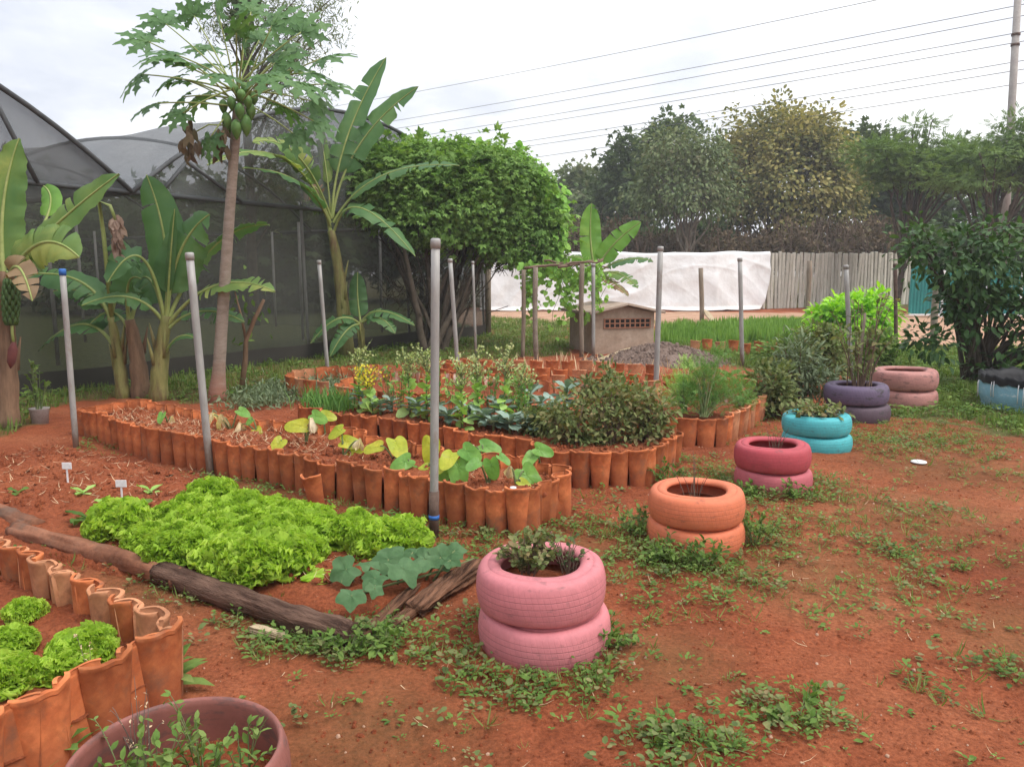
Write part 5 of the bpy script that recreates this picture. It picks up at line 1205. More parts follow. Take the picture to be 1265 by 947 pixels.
# bolting leafy stalks
def stalk(label, base, tip, seed, lsz=.10, yellow=False):
    b = G(base[0], base[1], .2); tp = D(tip[0], tip[1], b.y); t = thing('bolting_lettuce', label, 'lettuce', b, 'bolting lettuces in the kale bed'); H = (tp-b).length
    mb = MB(); mb.tube([b, b.lerp(tp, .5), tp], [.012, .008, .003], 7)
    Q = []
    for k in range(46):
        a = b.lerp(tp, .60+.38*random.random()); e = a+Vector((random.gauss(0, .085), random.gauss(0, .085), random.uniform(.05, .18))); mb.tube([a, e], [.0035, .002], 4, 0, False)
        for q in range(4): Q.append(np.array(a.lerp(e, random.uniform(.4, 1))))
    mb.build('stem', M_stem, t); n = 30; k = np.arange(n); f = (k/n)**.8*.7+.02*rng.normal(size=n)
    P = np.array([b.lerp(tp, x)[:] for x in f]); an = k*2.4
    an = an+rng.normal(size=n)*.6; d = np.stack([np.cos(an), np.sin(an), rng.normal(size=n)*.45+.2+.9*f], 1)
    np_obj('foliage', [leaves(P, d, nz(UP+sph(n)*.7), lsz*(1.25-.95*f)*rng.uniform(.6, 1.25, n), ROUND, .85)], L_bolt, t)
    P = np.array(Q); np_obj('blossoms', [leaves(P, nz(sph(len(P))+UP*.6), sph(len(P)), .030, RHOMB, 1.5)], leafmat('flower_%d' % seed, [(.22, .28, .10), (.30, .34, .15), (.38, .38, .2)] if not yellow else [(.5, .42, .03), (.6, .5, .05)], .3, .6), t)
for k, (lb, a, b) in enumerate([('thin bolting lettuce with a feathery top near the far left end of the kale bed', (443, 508), (444, 440)), ('short bolting stalk with yellow flowers in the kale bed', (461, 512), (452, 466)), ('feathery pale bolting lettuce third from the left in the kale bed', (506, 514), (504, 443)), ('feathery bolting lettuce just left of the nearest post', (527, 520), (527, 440)), ('broad leafy bolting lettuce right of the nearest post', (571, 530), (569, 456)), ('tall bolting lettuce with a wide feathery top behind the broad leafy one', (591, 524), (589, 444)), ('bolting lettuce above the blue-green kale, rightmost of the stalks', (623, 528), (624, 442)), ('slim bare-topped stalk leaning among the kale', (640, 522), (645, 465))]): stalk(lb, a, b, k, .12, k == 1)
# ruffled leaves: lettuce, kale
def rleaf(mb, b, d, n, L, W, amp, fq, curl, seed, nu=10, nv=8, m=0, neck=.3):
    d = d.normalized(); s = d.cross(n).normalized(); n = s.cross(d); rows = []
    for j in range(nv+1):
        v = j/nv; th = curl*v; c = b+d*L*(math.sin(th)/curl if abs(curl) > .01 else v)-n*L*((1-math.cos(th))/curl if abs(curl) > .01 else 0)
        nn = n*math.cos(th)+d*math.sin(th); w_ = W*(neck+(1-neck)*min(1, v*1.5)**.9)*math.sqrt(max(.02, 1-max(0, (v-.62)/.38)**2.2)); r = []
        for i in range(nu+1):
            u = -1+2*i/nu; e = min(1, abs(u)**2*(.35+v)+v**4)
            f = noise.noise(Vector((u*fq*.55, v*fq*.7, seed)))*1.9+.5*math.sin(u*fq*.9+v*fq*1.1+seed)
            r.append(c+s*u*w_/2*(1+.12*f*e)+nn*(amp*L*e*f+.25*u*u*W*.4)+d*amp*L*.5*e*noise.noise(Vector((u*fq, v*fq+9, seed))))
        rows.append(r)
    mb.grid(rows, m)
def lettuce_mesh(seed, R=.17):
    r = random.Random(seed); mb = MB()
    for ring, (n, el_, L, W) in enumerate([(9, .25, 1.0, .85), (9, .58, .98, .82), (8, .92, .86, .74), (6, 1.22, .7, .62)]):
        for k in range(n):
            a = 2*pi*(k+.5*(ring % 2))/n+r.gauss(0, .12); e = el_+r.gauss(0, .08); h = Vector((math.cos(a), math.sin(a), 0))
            d = h*math.cos(e)+Vector((0, 0, math.sin(e))); nn = Vector((0, 0, 1))*math.cos(e)-h*math.sin(e)
            rleaf(mb, h*.012+Vector((0, 0, .015+.012*ring)), d, nn, R*L*r.uniform(.9, 1.1), R*W*1.1, .105, 17, .75, r.uniform(0, 99), 20, 13)
    return mb
_v = []; _f = []
for i in range(4):
    for j in range(9):
        a = (-1+2*j/8)*1.15; r_ = (.05, .45, .8, 1.0)[i]; zz = (0, .03, .16, .30)[i]*(1 if j % 2 else -1)
        _v.append((math.sin(a)*r_*.75, math.cos(a)*r_, zz-.18*r_*r_))
for i in range(3):
    for j in range(8): _f.append((i*9+j, i*9+j+1, (i+1)*9+j+1, (i+1)*9+j))
FRILL = (np.array(_v), np.array(_f))
LM = []
for k in range(4):
    mb = lettuce_mesh(k); n = 400; d = sph(n); d[:, 2] = np.abs(d[:, 2])**.8*.95+.02; d = nz(d)
    q = np.array([1+.22*noise.noise(Vector((v[0]*3.2, v[1]*3.2, v[2]*3.2+k*7))) for v in d])
    P = d*np.array((.142, .142, .125))*(q*(.80+.24*rng.random(n)))[:, None]+np.array((0, 0, .035))
    V, F_ = leaves(P, nz(d*np.array((1, 1, .55))+sph(n)*.6+UP*.5), nz(UP*.5+d*.9+sph(n)*.8), .028+.042*rng.random(n)**1.5, FRILL)
    o = np_obj('lettuce', [(np.array(mb.v), np.array(mb.f)), (V, F_)], L_lett); LM.append(o.data); bpy.data.objects.remove(o)
def lettuce(x, y, z, sc, label, group):
    p = G(x, y, z); o = bpy.data.objects.new('lettuce', random.choice(LM)); COL.objects.link(o); o.location = p; o.rotation_euler = (random.gauss(0, .08), random.gauss(0, .08), random.uniform(0, 6.28)); sc *= random.uniform(.84, 1.0); o.scale = (sc, sc, sc*random.uniform(.85, 1.1)); ORG[o.name] = p; tag(o, label, 'lettuce', group)
def potplant(name, label, cat, base, H, spread, ns, leaf, sz, mat, smat, per=10, seed=0, twig=.004, droop=0, group=None):
    b = Vector(base); t = thing(name, label, cat, b, group); mb = MB(); Q = []; Dd = []; r = random.Random(seed)
    for k in range(ns):
        a = r.uniform(0, 6.28); e = b+Vector((math.cos(a), math.sin(a), 0))*spread*r.random()**.6+Vector((0, 0, H*r.uniform(.4, 1))); s0 = b+Vector((math.cos(a), math.sin(a), 0))*spread*.35*r.random()
        m = s0.lerp(e, .5)+Vector((0, 0, .25*H)); q = [bez(s0, m, e, i/7)+Vector((0, 0, -droop*(i/7)**3)) for i in range(8)]; mb.tube(q, [twig*(1-.6*i/7) for i in range(8)], 5, 0, False)
        for _ in range(per):
            i = r.uniform(1.2, 7); j = min(6, int(i)); Q.append(np.array(q[j].lerp(q[j+1], i-j))); Dd.append(np.array((q[min(7, j+1)]-q[j]).normalized()))
    mb.build('stems', smat, t)
    if per:
        P = np.array(Q); d = nz(np.array(Dd)*.4+sph(len(P))*.8); np_obj('foliage', [leaves(P, d, nz(UP*.9+sph(len(P))*.5), sz*(.6+.7*rng.random(len(P))), leaf)], mat, t)
    return t
gl = 'curly lettuces in the plot'
lettuce(148, 660, .07, 1.0, 'bright curly lettuce at the far left of the plot, near the white marker', gl)
lettuce(262, 624, .07, 1.0, 'bright curly lettuce at the back top corner of the plot, closest to the leaning post', gl)
lettuce(238, 640, .07, .9, 'bright curly lettuce left of the back corner lettuce, beside a small bare gap', gl)
lettuce(212, 646, .07, .8, 'small curly lettuce next to a bare gap at the back left of the patch', gl)
for (x, y, s) in [(180, 674, .8), (214, 686, 1.05), (248, 690, .95), (284, 702, 1.1), (318, 712, 1.15), (350, 702, 1.0)]: lettuce(x, y, .07, s, 'bright curly lettuce in the front row along the long log', gl)
for (x, y, s) in [(240, 664, .95), (268, 672, 1.0), (300, 682, 1.0), (334, 684, 1.05), (366, 690, 1.0)]: lettuce(x, y, .07, s, 'bright curly lettuce in the second row of the crowded patch', gl)
for (x, y, s) in [(272, 650, .9), (302, 658, 1.0), (335, 664, 1.0), (368, 668, 1.0), (392, 672, .9)]: lettuce(x, y, .07, s, 'bright curly lettuce in the third row of the crowded patch', gl)
for (x, y, s) in [(300, 640, .9), (332, 646, .95), (364, 650, .9), (388, 656, .85)]: lettuce(x, y, .07, s, 'bright curly lettuce in the back row of the crowded patch', gl)
for (x, y, s) in [(418, 672, 1.05), (440, 668, .95), (466, 680, 1.1), (494, 676, .95)]: lettuce(x, y, .07, s, 'bright curly lettuce in the right-hand clump behind the squash leaves', gl)
gn = 'curly lettuces in the near tiled bed'
lettuce(104, 812, .12, .70, 'curly lettuce by the tile corner of the near bed', gn); lettuce(80, 834, .12, .58, 'curly lettuce against the near end tiles of the near bed', gn)
lettuce(12, 806, .12, .62, 'curly lettuce behind the front one in the near bed at the picture edge', gn); lettuce(6, 850, .12, .72, 'curly lettuce at the lower left picture edge in the near bed', gn); lettuce(32, 764, .12, .48, 'small curly lettuce alone farthest back in the near bed', gn)
# pulled, flopped leaf by the log
mb = MB(); fb = G(372, 716, .06)
for k in range(5): rleaf(mb, fb, Vector((1, .3+.25*(k-2), .12)), Vector((0, -.2, 1)), .17, .09, .06, 4, .3, k*7., 8, 7)
tag(mb.build('flopped_lettuce', L_lett, None, fb), 'small flopped lettuce lying open on soil at the front corner of the plot', 'lettuce')
def kale(label, base, R, seed, z=.2, mat=L_kale, group='blue-green kale plants', stem=.12, n=11, nm='kale_plant', cat='kale'):
    b = G(base[0], base[1], z); t = thing(nm, label, cat, b, group); r = random.Random(seed); mb = MB()
    mb.tube([b-Vector((0, 0, .03)), b+Vector((0, 0, stem))], [.014, .011], 8); mb.build('stem', M_stem, t)
    mb = MB()
    for k in range(n):
        a = k*2.4+r.gauss(0, .2); e = .15+.9*k/n; h = Vector((math.cos(a), math.sin(a), 0)); d = h*math.cos(e)+Vector((0, 0, math.sin(e))); nn = Vector((0, 0, 1))*math.cos(e)-h*math.sin(e)
        rleaf(mb, b+Vector((0, 0, stem*(.5+.5*k/n))), d, nn, R*r.uniform(.8, 1.15), R*.62, .07, 5, .7, r.uniform(0, 99), 8, 8, 0, .12)
    mb.build('foliage', mat, t)
for k, (lb, b, R, st) in enumerate([('small blue-green kale near the left end of the kale bed', (449, 508), .14, .16), ('blue-green kale behind the left feathery lettuce', (484, 510), .12, .12), ('blue-green kale at the left of the nearest post', (517, 517), .17, .14), ('blue-green kale in the middle of the kale bed, right of the nearest post', (600, 528), .18, .10), ('blue-green kale with a blue sheen between the stalks and the bushes', (618, 524), .17, .18), ('large blue-green kale at the front edge of the kale bed', (630, 534), .19, .10), ('tall blue-green kale in front of the far bare bed', (655, 512), .17, .22), ('blue-green kale head rising above the brown-green bushes', (700, 520), .19, .32), ('pale kale beside the front corner of the bushes', (655, 536), .15, .1), ('kale half hidden behind the stalks', (580, 518), .16, .1)]): kale(lb, b, R, k, .2, L_kale, 'blue-green kale plants', st)
for k, (x, y, R, st) in enumerate([(470, 512, .12, .1), (540, 522, .14, .14), (555, 526, .15, .1), (668, 522, .15, .2), (686, 528, .15, .24), (610, 532, .14, .08)]): kale('grey-green kale plant crowded among the bolting lettuces of the kale bed', (x, y), R, 20+k, .2, L_kale, 'grey-green filler kale', st)
for k, (x, y) in enumerate([(480, 505), (494, 512), (545, 515), (560, 518), (606, 522), (634, 518), (646, 528), (535, 510)]):
    potplant('leafy_sprig', 'thin leafy sprig growing between the kale plants', 'plant', G(x, y, .2), .55, .13, 9, OVAL, .05, L_bolt if k % 2 else L_dill, M_stem, 9, 90+k, .003, 0, 'leafy sprigs in the kale bed')
for k, (lb, b, R) in enumerate([('green cabbage plant behind the feathery herb', (900, 472), .22), ('green cabbage plant right of the post before the grass bed', (930, 470), .22), ('green cabbage plant below the grass bed edge', (950, 460), .22)]): kale(lb, b, R, 40+k, .08, L_weed, 'cabbages by the herb bed', .05, 10, 'cabbage_plant', 'cabbage')
for k, (lb, b, mt_) in enumerate([('tiny seedling on bare soil left of the white markers', (22, 612), L_weed), ('tiny pale seedling between the two white markers', (134, 628), L_bolt), ('tiny seedling beside the farther white marker', (103, 612), L_bolt), ('tiny seedling behind the lettuces near the leaning post', (186, 610), L_bolt), ('spindly young plant left of the leftmost lettuce', (108, 645), L_weed), ('young plant with upright leaf behind the leftmost lettuce', (168, 636), L_weed)]): kale(lb, b, .09 if k < 4 else .14, 60+k, .06, mt_, 'seedlings on the bare soil', .02, 5, 'seedling', 'seedling')
# taro and squash
def hleaf(mb, c, d, n, R, kind=0, m=0, seed=0):
    d = Vector(d).normalized(); n = Vector(n); s = d.cross(n).normalized(); n = s.cross(d); N = 28; rows = []
    for j in range(5):
        q = j/4; r = []
        for i in range(N):
            a = 2*pi*i/N
            if kind == 0:
                f = .80+.42*max(0, math.cos(a))**3-.52*max(0, -math.cos(a))**6+.12*max(0, -math.cos(a*1.0))**1
                x, y = math.sin(a)*f*.72, math.cos(a)*f
            else:
                f = (.88+.13*math.cos(a*5))*(1-.45*max(0, -math.cos(a))**8)+.03*math.sin(a*17+seed); x, y = math.sin(a)*f, math.cos(a)*f
            z = .18*abs(x)*q-.16*q*q*(y if y > 0 else 0)+.05*math.sin(a*4+seed)*q*q+.04*noise.noise(Vector((x*3, y*3, seed)))+(-.09*math.cos(a*5)*q-.12*q*q if kind else 0)
            r.append(c+s*x*R*q+d*y*R*q+n*z*R)
        rows.append(r)
    mb.grid(rows, m, True)
def taro(label, base, lv, k):
    b = G(base[0], base[1], .19); t = thing('taro_plant', label, 'taro plant', b, 'taro plants in the long tiled bed')
    for i, (x, y, R, mt, *o_) in enumerate(lv):
        c = D(x, y, b.y+random.uniform(-.08, .05)); r = random.Random(k*9+i); h = (c-b); hd = Vector((h.x, h.y, 0)).normalized() if h.length else Vector((1, 0, 0))
        d = (Vector((hd.x, hd.y*.3-.25, -.35))+Vector((r.gauss(0, .3), 0, r.gauss(0, .15)))) if not o_ else Vector(o_[0]); n = Vector((r.gauss(0, .3), -.75, .6))
        mb = MB()
        if mt is L_wilt:
            for q in range(4): rleaf(mb, c+Vector((0, 0, R*.5)), Vector((r.gauss(0, .4), r.gauss(0, .3), -1)), Vector((r.gauss(0, .6), -1, .1)), R*1.9, R*.8, .12, 3.5, .5, r.uniform(0, 9), 6, 7)
        else: hleaf(mb, c, d, n, R, 0, 0, r.uniform(0, 9))
        p = c-d.normalized()*R*.25; m = b.lerp(p, .6)+Vector((0, 0, .03)); lo = mb.build('leaf', mt, t); mb = MB(); mb.tube([bez(b-Vector((0, 0, .02)), m+(m-b.lerp(p, .5)), p, i/8) for i in range(9)], [.009-.005*i/8 for i in range(9)], 6); mb.build('stalk', M_stem, lo)
y_, g_, w_ = L_taro, L_tarog, L_wilt
for k, (lb, b, lv) in enumerate([
    ('tiny single-leaved taro on the far bare soil of the long bed', (208, 522), [(200, 513, .07, g_), (213, 517, .05, w_)]),
    ('taro with one green leaf and pale wilted leaves by the middle leaning post', (286, 530), [(298, 508, .08, g_), (274, 517, .08, w_), (262, 513, .05, w_)]),
    ('wilted yellow taro in the middle of the long bed', (318, 532), [(317, 532, .085, y_), (296, 526, .07, w_), (310, 519, .05, g_)]),
    ('yellow taro at the bed front with one low leaf', (350, 556), [(345, 547, .09, y_)]),
    ('taro with two yellow leaves and a pale one, centre of the bed', (378, 548), [(372, 526, .11, y_), (390, 514, .09, g_), (385, 521, .07, w_)]),
    ('slim taro with a single high yellow leaf', (402, 538), [(402, 513, .085, y_)]),
    ('taro with a stack of yellow-green curled leaves left of the nearest post', (424, 562), [(419, 532, .085, y_), (428, 546, .10, y_), (437, 560, .09, y_), (445, 545, .05, w_)]),
    ('taro with a large bright heart-shaped leaf left of the nearest post', (488, 568), [(490, 548, .13, y_), (466, 552, .09, y_)]),
    ('taro with one folded dark green leaf at the bed front', (505, 580), [(501, 570, .10, g_), (511, 580, .06, g_)]),
    ('yellow-green taro directly behind the nearest post', (533, 578), [(533, 551, .13, y_, (-.1, -.2, -1)), (527, 577, .07, y_)]),
    ('bushy green taro right of the nearest post', (562, 592), [(566, 577, .125, g_, (.1, -.4, -.9)), (556, 564, .10, y_), (577, 557, .10, g_), (547, 574, .09, y_), (551, 587, .08, g_)]),
    ('taro with narrow upright green leaves near the right end', (603, 597), [(607, 574, .09, g_, (.2, 0, -1)), (588, 572, .07, g_), (620, 565, .06, g_)]),
    ('taro with a single flat green leaf high at the back of the bed', (597, 566), [(600, 551, .105, g_, (1, -.2, -.2)), (585, 553, .05, w_)]),
    ('taro with one big drooping green leaf at the right end of the bed', (638, 600), [(651, 587, .13, g_, (.6, -.3, -.7)), (645, 596, .06, y_), (630, 580, .05, w_)]),
    ('taro with two stacked green leaves by the back right corner of the bed', (668, 582), [(667, 555, .085, g_, (1, -.2, -.3)), (657, 564, .085, g_)])]): taro(lb, b, lv, k)
sb = G(480, 722, .06); t = thing('squash_plant', 'trailing squash plant with large mottled leaves beside the lettuces', 'squash plant', sb)
for k, (x, y, R, d) in enumerate([(427, 703, .105, (-.8, -.4, -.3)), (434, 736, .09, (.1, -.9, -.4)), (480, 690, .12, (-.2, .3, .2)), (498, 702, .13, (.5, -.5, -.3)), (463, 714, .09, (-.5, -.5, -.2)), (455, 697, .085, (-.4, .6, .1)), (525, 690, .11, (.7, -.2, -.1)), (545, 688, .10, (.8, .3, 0)), (562, 680, .08, (.8, .2, .1)), (557, 692, .07, (.6, -.4, 0)), (510, 682, .09, (.1, .7, .2)), (463, 727, .06, (0, -.7, -.3))]):
    c = D(x, y, G(x, y+22, .06).y); mb = MB(); hleaf(mb, c, d, (random.gauss(0, .45), -.45+random.gauss(0, .25), .8), R*.82, 1, 0, k*1.7)
    root = G(470+(x-470)*.75, 720+(y-700)*.35, .05); lo = mb.build('leaf', L_squash, t); mb = MB(); mb.tube([root, root.lerp(c, .6)+Vector((0, 0, .02)), c], [.007, .006, .005], 6); mb.build('stalk', M_stem, lo)
mb = MB(); mb.tube([G(445, 733, .06), G(480, 722, .07), G(520, 712, .08), G(560, 700, .09), G(585, 690, .08)], .007, 6); mb.build('vine', M_stem, t)
# ---------------------------------------------------------------- plants in the tyres
c = pc
potplant('clover_plant', 'dark clover-leaved plant spilling inside the nearest pink tyre', 'plant', (c.x-.06, c.y+.02, .30), .17, .16, 34, multi(ROUND, [(0, .55, 0, .1), (2.1, .55, 0, .1), (-2.1, .55, 0, .1)]), .045, L_bush, M_twig, 7, 1)
potplant('twiggy_plant', 'bare reddish twigs at the right side of the nearest pink tyre', 'plant', (c.x+.10, c.y+.02, .30), .16, .12, 22, ROUND, .02, L_dark, M_twig, 3, 2, .003)
potplant('dry_twigs', 'thin bare twigs leaning in the orange tyre', 'plant', (oc.x, oc.y, .26), .28, .22, 10, RHOMB, .01, L_dry, M_twig, 0, 3, .0025)
potplant('dry_twigs', 'short bare twigs in the raspberry red tyre', 'plant', (rc.x, rc.y, .27), .20, .14, 10, RHOMB, .01, L_dry, M_twig, 0, 4, .0025)
potplant('trailing_plant', 'grey-leaved trailing plant spilling over the turquoise tyre', 'plant', (tqc.x, tqc.y, .27), .20, .34, 40, OVAL, .06, L_bush, M_twig, 9, 5, .004, .08)
for k in range(5):
    kale(('green leaf rosette at the rim of the turquoise tyre, one of five'), (0, 0), .09, 80+k, 0, L_kale, 'rosettes in the turquoise tyre', .03, 7, 'leaf_rosette', 'plant')
ros = [o for o in bpy.data.objects if o.name.startswith('leaf_rosette') and o.parent is None]
for k, o in enumerate(ros):
    a = k*1.256+.3; o.location = (tqc.x+.13*math.cos(a), tqc.y+.13*math.sin(a), .27); ORG[o.name] = Vector(o.location)
potplant('staked_shrub', 'sparse young shrub tied to a stake in the purple tyre', 'shrub', (puc.x, puc.y, .32), 1.05, .42, 26, OVAL, .075, L_bush, M_twig, 12, 6, .007)
mb = MB(); mb.tube([Vector((puc.x+.02, puc.y+.05, .28)), Vector((puc.x+.04, puc.y+.05, 1.15))], .016, 8); tag(mb.build('stake', M_wood, None, (puc.x, puc.y, .28)), 'brown stake standing in the purple tyre', 'stake')
for k, (dx, dy) in enumerate([(-.16, .04), (-.05, -.03), (.06, .02), (.15, .05), (.0, .14)]):
    potplant('weed', ['leafy weed at the left inside the near sunken tyre', 'weed with pale flowers in the middle of the near sunken tyre', 'thin weed right of centre in the near sunken tyre', 'upright weed at the right of the near sunken tyre', 'weed at the back rim of the near sunken tyre'][k], 'weed', (bc.x+dx, bc.y+dy, .20), .21 if k != 3 else .26, .11, 8, OVAL, .03, L_weed, M_stem, 8, 20+k, .0022, 0, 'weeds in the near sunken tyre')
potplant('dry_weed', 'curly dead grey weed at the left rim of the near sunken tyre', 'weed', (bc.x-.17, bc.y+.14, .20), .26, .10, 16, RHOMB, .012, L_straw, simple('dead_stem', (.13, .10, .08), (.25, .2, .16)), 3, 31, .0016)
potplant('dead_stalk', 'grey dead upright stalk before the near end tiles', 'weed', G(122, 880, .0), .36, .07, 3, RHOMB, .014, L_straw, simple('dead_stem2', (.16, .12, .09), (.28, .22, .18)), 14, 33, .0015)
def rosette(name, label, base, n, L, mat, seed, tm=LANCE, wid=1.6, group='broad-leaved weeds', z=0):
    b = G(base[0], base[1], z); t = thing(name, label, 'weed', b, group); k = np.arange(n); a = k*2.4; e = .15+1.0*k/n
    d = np.stack([np.cos(a)*np.cos(e), np.sin(a)*np.cos(e), np.sin(e)], 1); P = np.tile(np.array(b), (n, 1))+np.array((0, 0, .02))+UP*(.10*L/.15*(k/n))[:, None]
    np_obj('foliage', [leaves(P, d, UP-d*.2, L*(1.1-.5*k/n), tm, wid)], mat, t)
    mb = MB(); mb.tube([b-Vector((0, 0, .02)), b+Vector((0, 0, .02+.10*L/.15))], [.006, .004], 6); mb.build('stem', M_stem, t)
rosette('weed', 'dark rosette weed with pointed leaves beside the near bed corner', (212, 850), 22, .15, L_weed, 1)
rosette('weed', 'bright weed with opposite leaves under the near end tiles', (52, 925), 20, .13, L_dill, 2, OVAL, 1)
rosette('weed', 'second bright weed at the foot of the near end tiles, nearer the tyre', (78, 940), 16, .11, L_dill, 3, OVAL, 1)
for k, (lb, x, y, H_) in enumerate([('tall weed clump left of the orange tyres', 790, 662, .22), ('leafy weed clump in front of the lower orange tyre', 868, 700, .20), ('leafy weed clump right of the orange tyres', 932, 672, .24), ('weed clump in front of the orange tyres at their left', 826, 694, .16), ('leafy weed clump at the right foot of the pink tyres', 742, 800, .14), ('weed clump in front of the rose tyre', 985, 615, .16), ('weed clump left in front of the rose tyre', 925, 612, .13), ('leafy weed clump at the corner of the kale bed', 822, 600, .20), ('weed clump at the ragged end of the dark log', 430, 805, .12), ('weed clump under the split rotten board', 478, 800, .12), ('largest leafy weed clump in the open soil at the bottom', 985, 885, .07), ('leafy weed clump at the bottom edge, left of the largest one', 850, 925, .06)]):
    potplant('weed', lb, 'weed', G(x, y), H_, .17 if k < 10 else .2, 18 if k < 10 else 10, OVAL, .038, L_weed, M_stem, 8, 60+k, .0025, .02, 'leafy weeds on the red soil')
b = G(50, 524); t = thing('plant_pot', 'small pale pot with a spindly plant near the left bananas', 'plant pot', b)
mb = MB(); mb.lathe([(.001, 0), (.075, 0), (.095, .17), (.10, .175), (.09, .175), (.08, .14), (.001, .14)], 24, b); mb.build('pot', simple('pale_pot', (.33, .29, .27), (.45, .41, .39)), t)
potplant('pot_plant', 'spindly plant growing from the small pale pot', 'plant', b+Vector((0, 0, .15)), .55, .16, 12, OVAL, .07, L_weed, M_stem, 5, 40, .005)
sb_ = G(297, 487); t = thing('sapling', 'thin bare sapling bending right behind the papaya trunk', 'sapling', sb_)
mb = MB(); dp = sb_.y; mb.tube([sb_-Vector((0, 0, .05)), D(303, 445, dp), D(304, 420, dp), D(314, 395, dp), D(326, 370, dp)], [.04, .035, .03, .028, .02], 8); mb.tube([D(304, 420, dp), D(298, 390, dp), D(290, 360, dp)], [.022, .016, .008], 6); mb.build('trunk', M_bstemr, t)
Q = np.array([D(random.gauss(305, 16), random.gauss(385, 22), dp)[:] for _ in range(40)]); np_obj('crown', [leaves(Q, nz(sph(40)+np.array((0, 0, -.5))), nz(sph(40)+UP), .10, OVAL)], L_weed, t)
# lids and small litter
def disc(name, label, p, r, h, mat, cat='lid'):
    mb = MB(); mb.lathe([(.001, 0), (r, 0), (r*1.03, h*.5), (r*.97, h), (r*.8, h*.8), (.001, h*.85)], 28, p); return tag(mb.build(name, mat, None, p), label, cat)
disc('plastic_lid', 'round white plastic lid lying on the red soil', G(1135, 571, .012), .06, .012, M_white)
disc('seed_label', 'small pale card standing in the right end of the taro bed', G(634, 605, .24), .02, .02, M_white, 'card')
# ---------------------------------------------------------------- ground cover, grass, weeds (nobody could count them)
TY = [(pc, .31), (oc, .31), (rc, .31), (tqc, .34), (puc, .36), (duc, .41), (bc, .31), (hc, .72)]
BEDS = [bed2, bed3]
def clear(x, y):
    k = np.ones(len(x), bool)
    for c, r in TY: k &= np.hypot(x-c[0], y-c[1]) > r
    for b in BEDS: k &= ~inpoly(x, y, b)
    return k
def gz(x, y): return np.clip(1-(np.hypot(x, y)-14)/14, 0, 1)*(.010*wob(x, y, 1.6)+.007*wob(y+3, x, 5)+.004*wob(x+9, y, 13))
BL = [(672, 830, .26, 150), (640, 815, .2, 60), (720, 815, .2, 70), (600, 790, .22, 40), (860, 690, .26, 170), (930, 665, .26, 120), (790, 660, .24, 100), (820, 690, .2, 90), (952, 610, .3, 190), (1000, 600, .3, 110), (900, 590, .3, 90), (900, 620, .3, 50),
      (1060, 545, .5, 240), (1110, 535, .6, 260), (1150, 545, .5, 160), (1170, 530, .6, 180), (1080, 560, .4, 80), (1130, 640, .3, 80), (1115, 680, .28, 90), (1150, 715, .25, 60), (1120, 740, .25, 40), (1180, 690, .35, 40), (1220, 580, .6, 90), (1200, 560, .6, 120),
      (960, 640, .4, 60), (1010, 650, .35, 50), (940, 720, .22, 40), (870, 735, .3, 60), (800, 730, .3, 60), (760, 700, .3, 60), (700, 760, .2, 30), (690, 640, .3, 70), (740, 655, .25, 60),
      (985, 880, .14, 55), (1020, 890, .10, 22), (960, 870, .1, 20), (1140, 855, .12, 24), (850, 925, .16, 60), (900, 905, .10, 20), (820, 915, .12, 36), (560, 915, .1, 6), (580, 925, .1, 6), (1240, 830, .15, 30), (930, 930, .1, 14), (1180, 790, .3, 14),
      (400, 800, .14, 60), (440, 800, .16, 90), (480, 785, .16, 80), (350, 790, .15, 50), (530, 815, .08, 20), (540, 800, .1, 16), (620, 760, .2, 50), (290, 770, .16, 40), (250, 735, .2, 45), (120, 690, .25, 40), (70, 665, .25, 30), (200, 720, .2, 40), (400, 880, .06, 8), (330, 800, .1, 20), (610, 880, .3, 6),
      (300, 610, .5, 110), (350, 590, .4, 90), (440, 620, .4, 90), (510, 650, .25, 90), (560, 665, .3, 90), (620, 670, .3, 80), (660, 660, .25, 60), (490, 610, .3, 40), (230, 595, .3, 50), (120, 555, .35, 50), (720, 620, .25, 30), (660, 720, .2, 10), (560, 685, .2, 50),
      (850, 570, .35, 90), (870, 590, .3, 60), (830, 600, .25, 25), (940, 540, .4, 90), (960, 520, .5, 110), (1090, 500, .5, 90), (1010, 510, .4, 80), (1190, 500, .8, 160), (1200, 640, .7, 30), (1230, 720, .5, 10), (1050, 770, .5, 20), (900, 800, .5, 14), (1040, 700, .5, 30), (1100, 620, .6, 50), (1000, 740, .4, 30), (780, 790, .3, 14)]
wx, wy = [], []
for ib, (x, y, sg, n) in enumerate(BL):
    n *= .8 if ib < 12 else .46
    p = G(x, y); q = rng.normal(size=(int(n*1.25), 2))*sg*.62; wx.append(p.x+q[:, 0]); wy.append(p.y+q[:, 1])
wx, wy = np.concatenate(wx), np.concatenate(wy); kk = clear(wx, wy); wx, wy = wx[kk], wy[kk]
def weeds(nm, sel, nl, sz, hh, rr, tm, mat, flat):
    x, y = wx[sel], wy[sel]; n = len(x); s = rng.uniform(.5, 1.35, n); s = np.repeat(s, nl); X_ = np.repeat(x, nl); Y_ = np.repeat(y, nl); a = rng.uniform(0, 6.28, n*nl); q = rng.random(n*nl)
    P = np.stack([X_+np.cos(a)*rr*q*s, Y_+np.sin(a)*rr*q*s, gz(X_, Y_)+.006+hh*s*rng.random(n*nl)*(1-.5*q)], 1)
    d = np.stack([np.cos(a), np.sin(a), flat*rng.random(n*nl)], 1)
    return leaves(P, d, nz(UP+sph(n*nl)*.35), sz*s*(.6+.7*rng.random(n*nl)), tm)
N = len(wx); r = rng.random(N)
tag(np_obj('weeds', [weeds('', r < .45, 12, .025, .05, .05, OVAL, 0, .6)], L_weed), 'low broad-leaved weeds creeping over the red soil round the tyres', 'weeds', None, 'stuff')
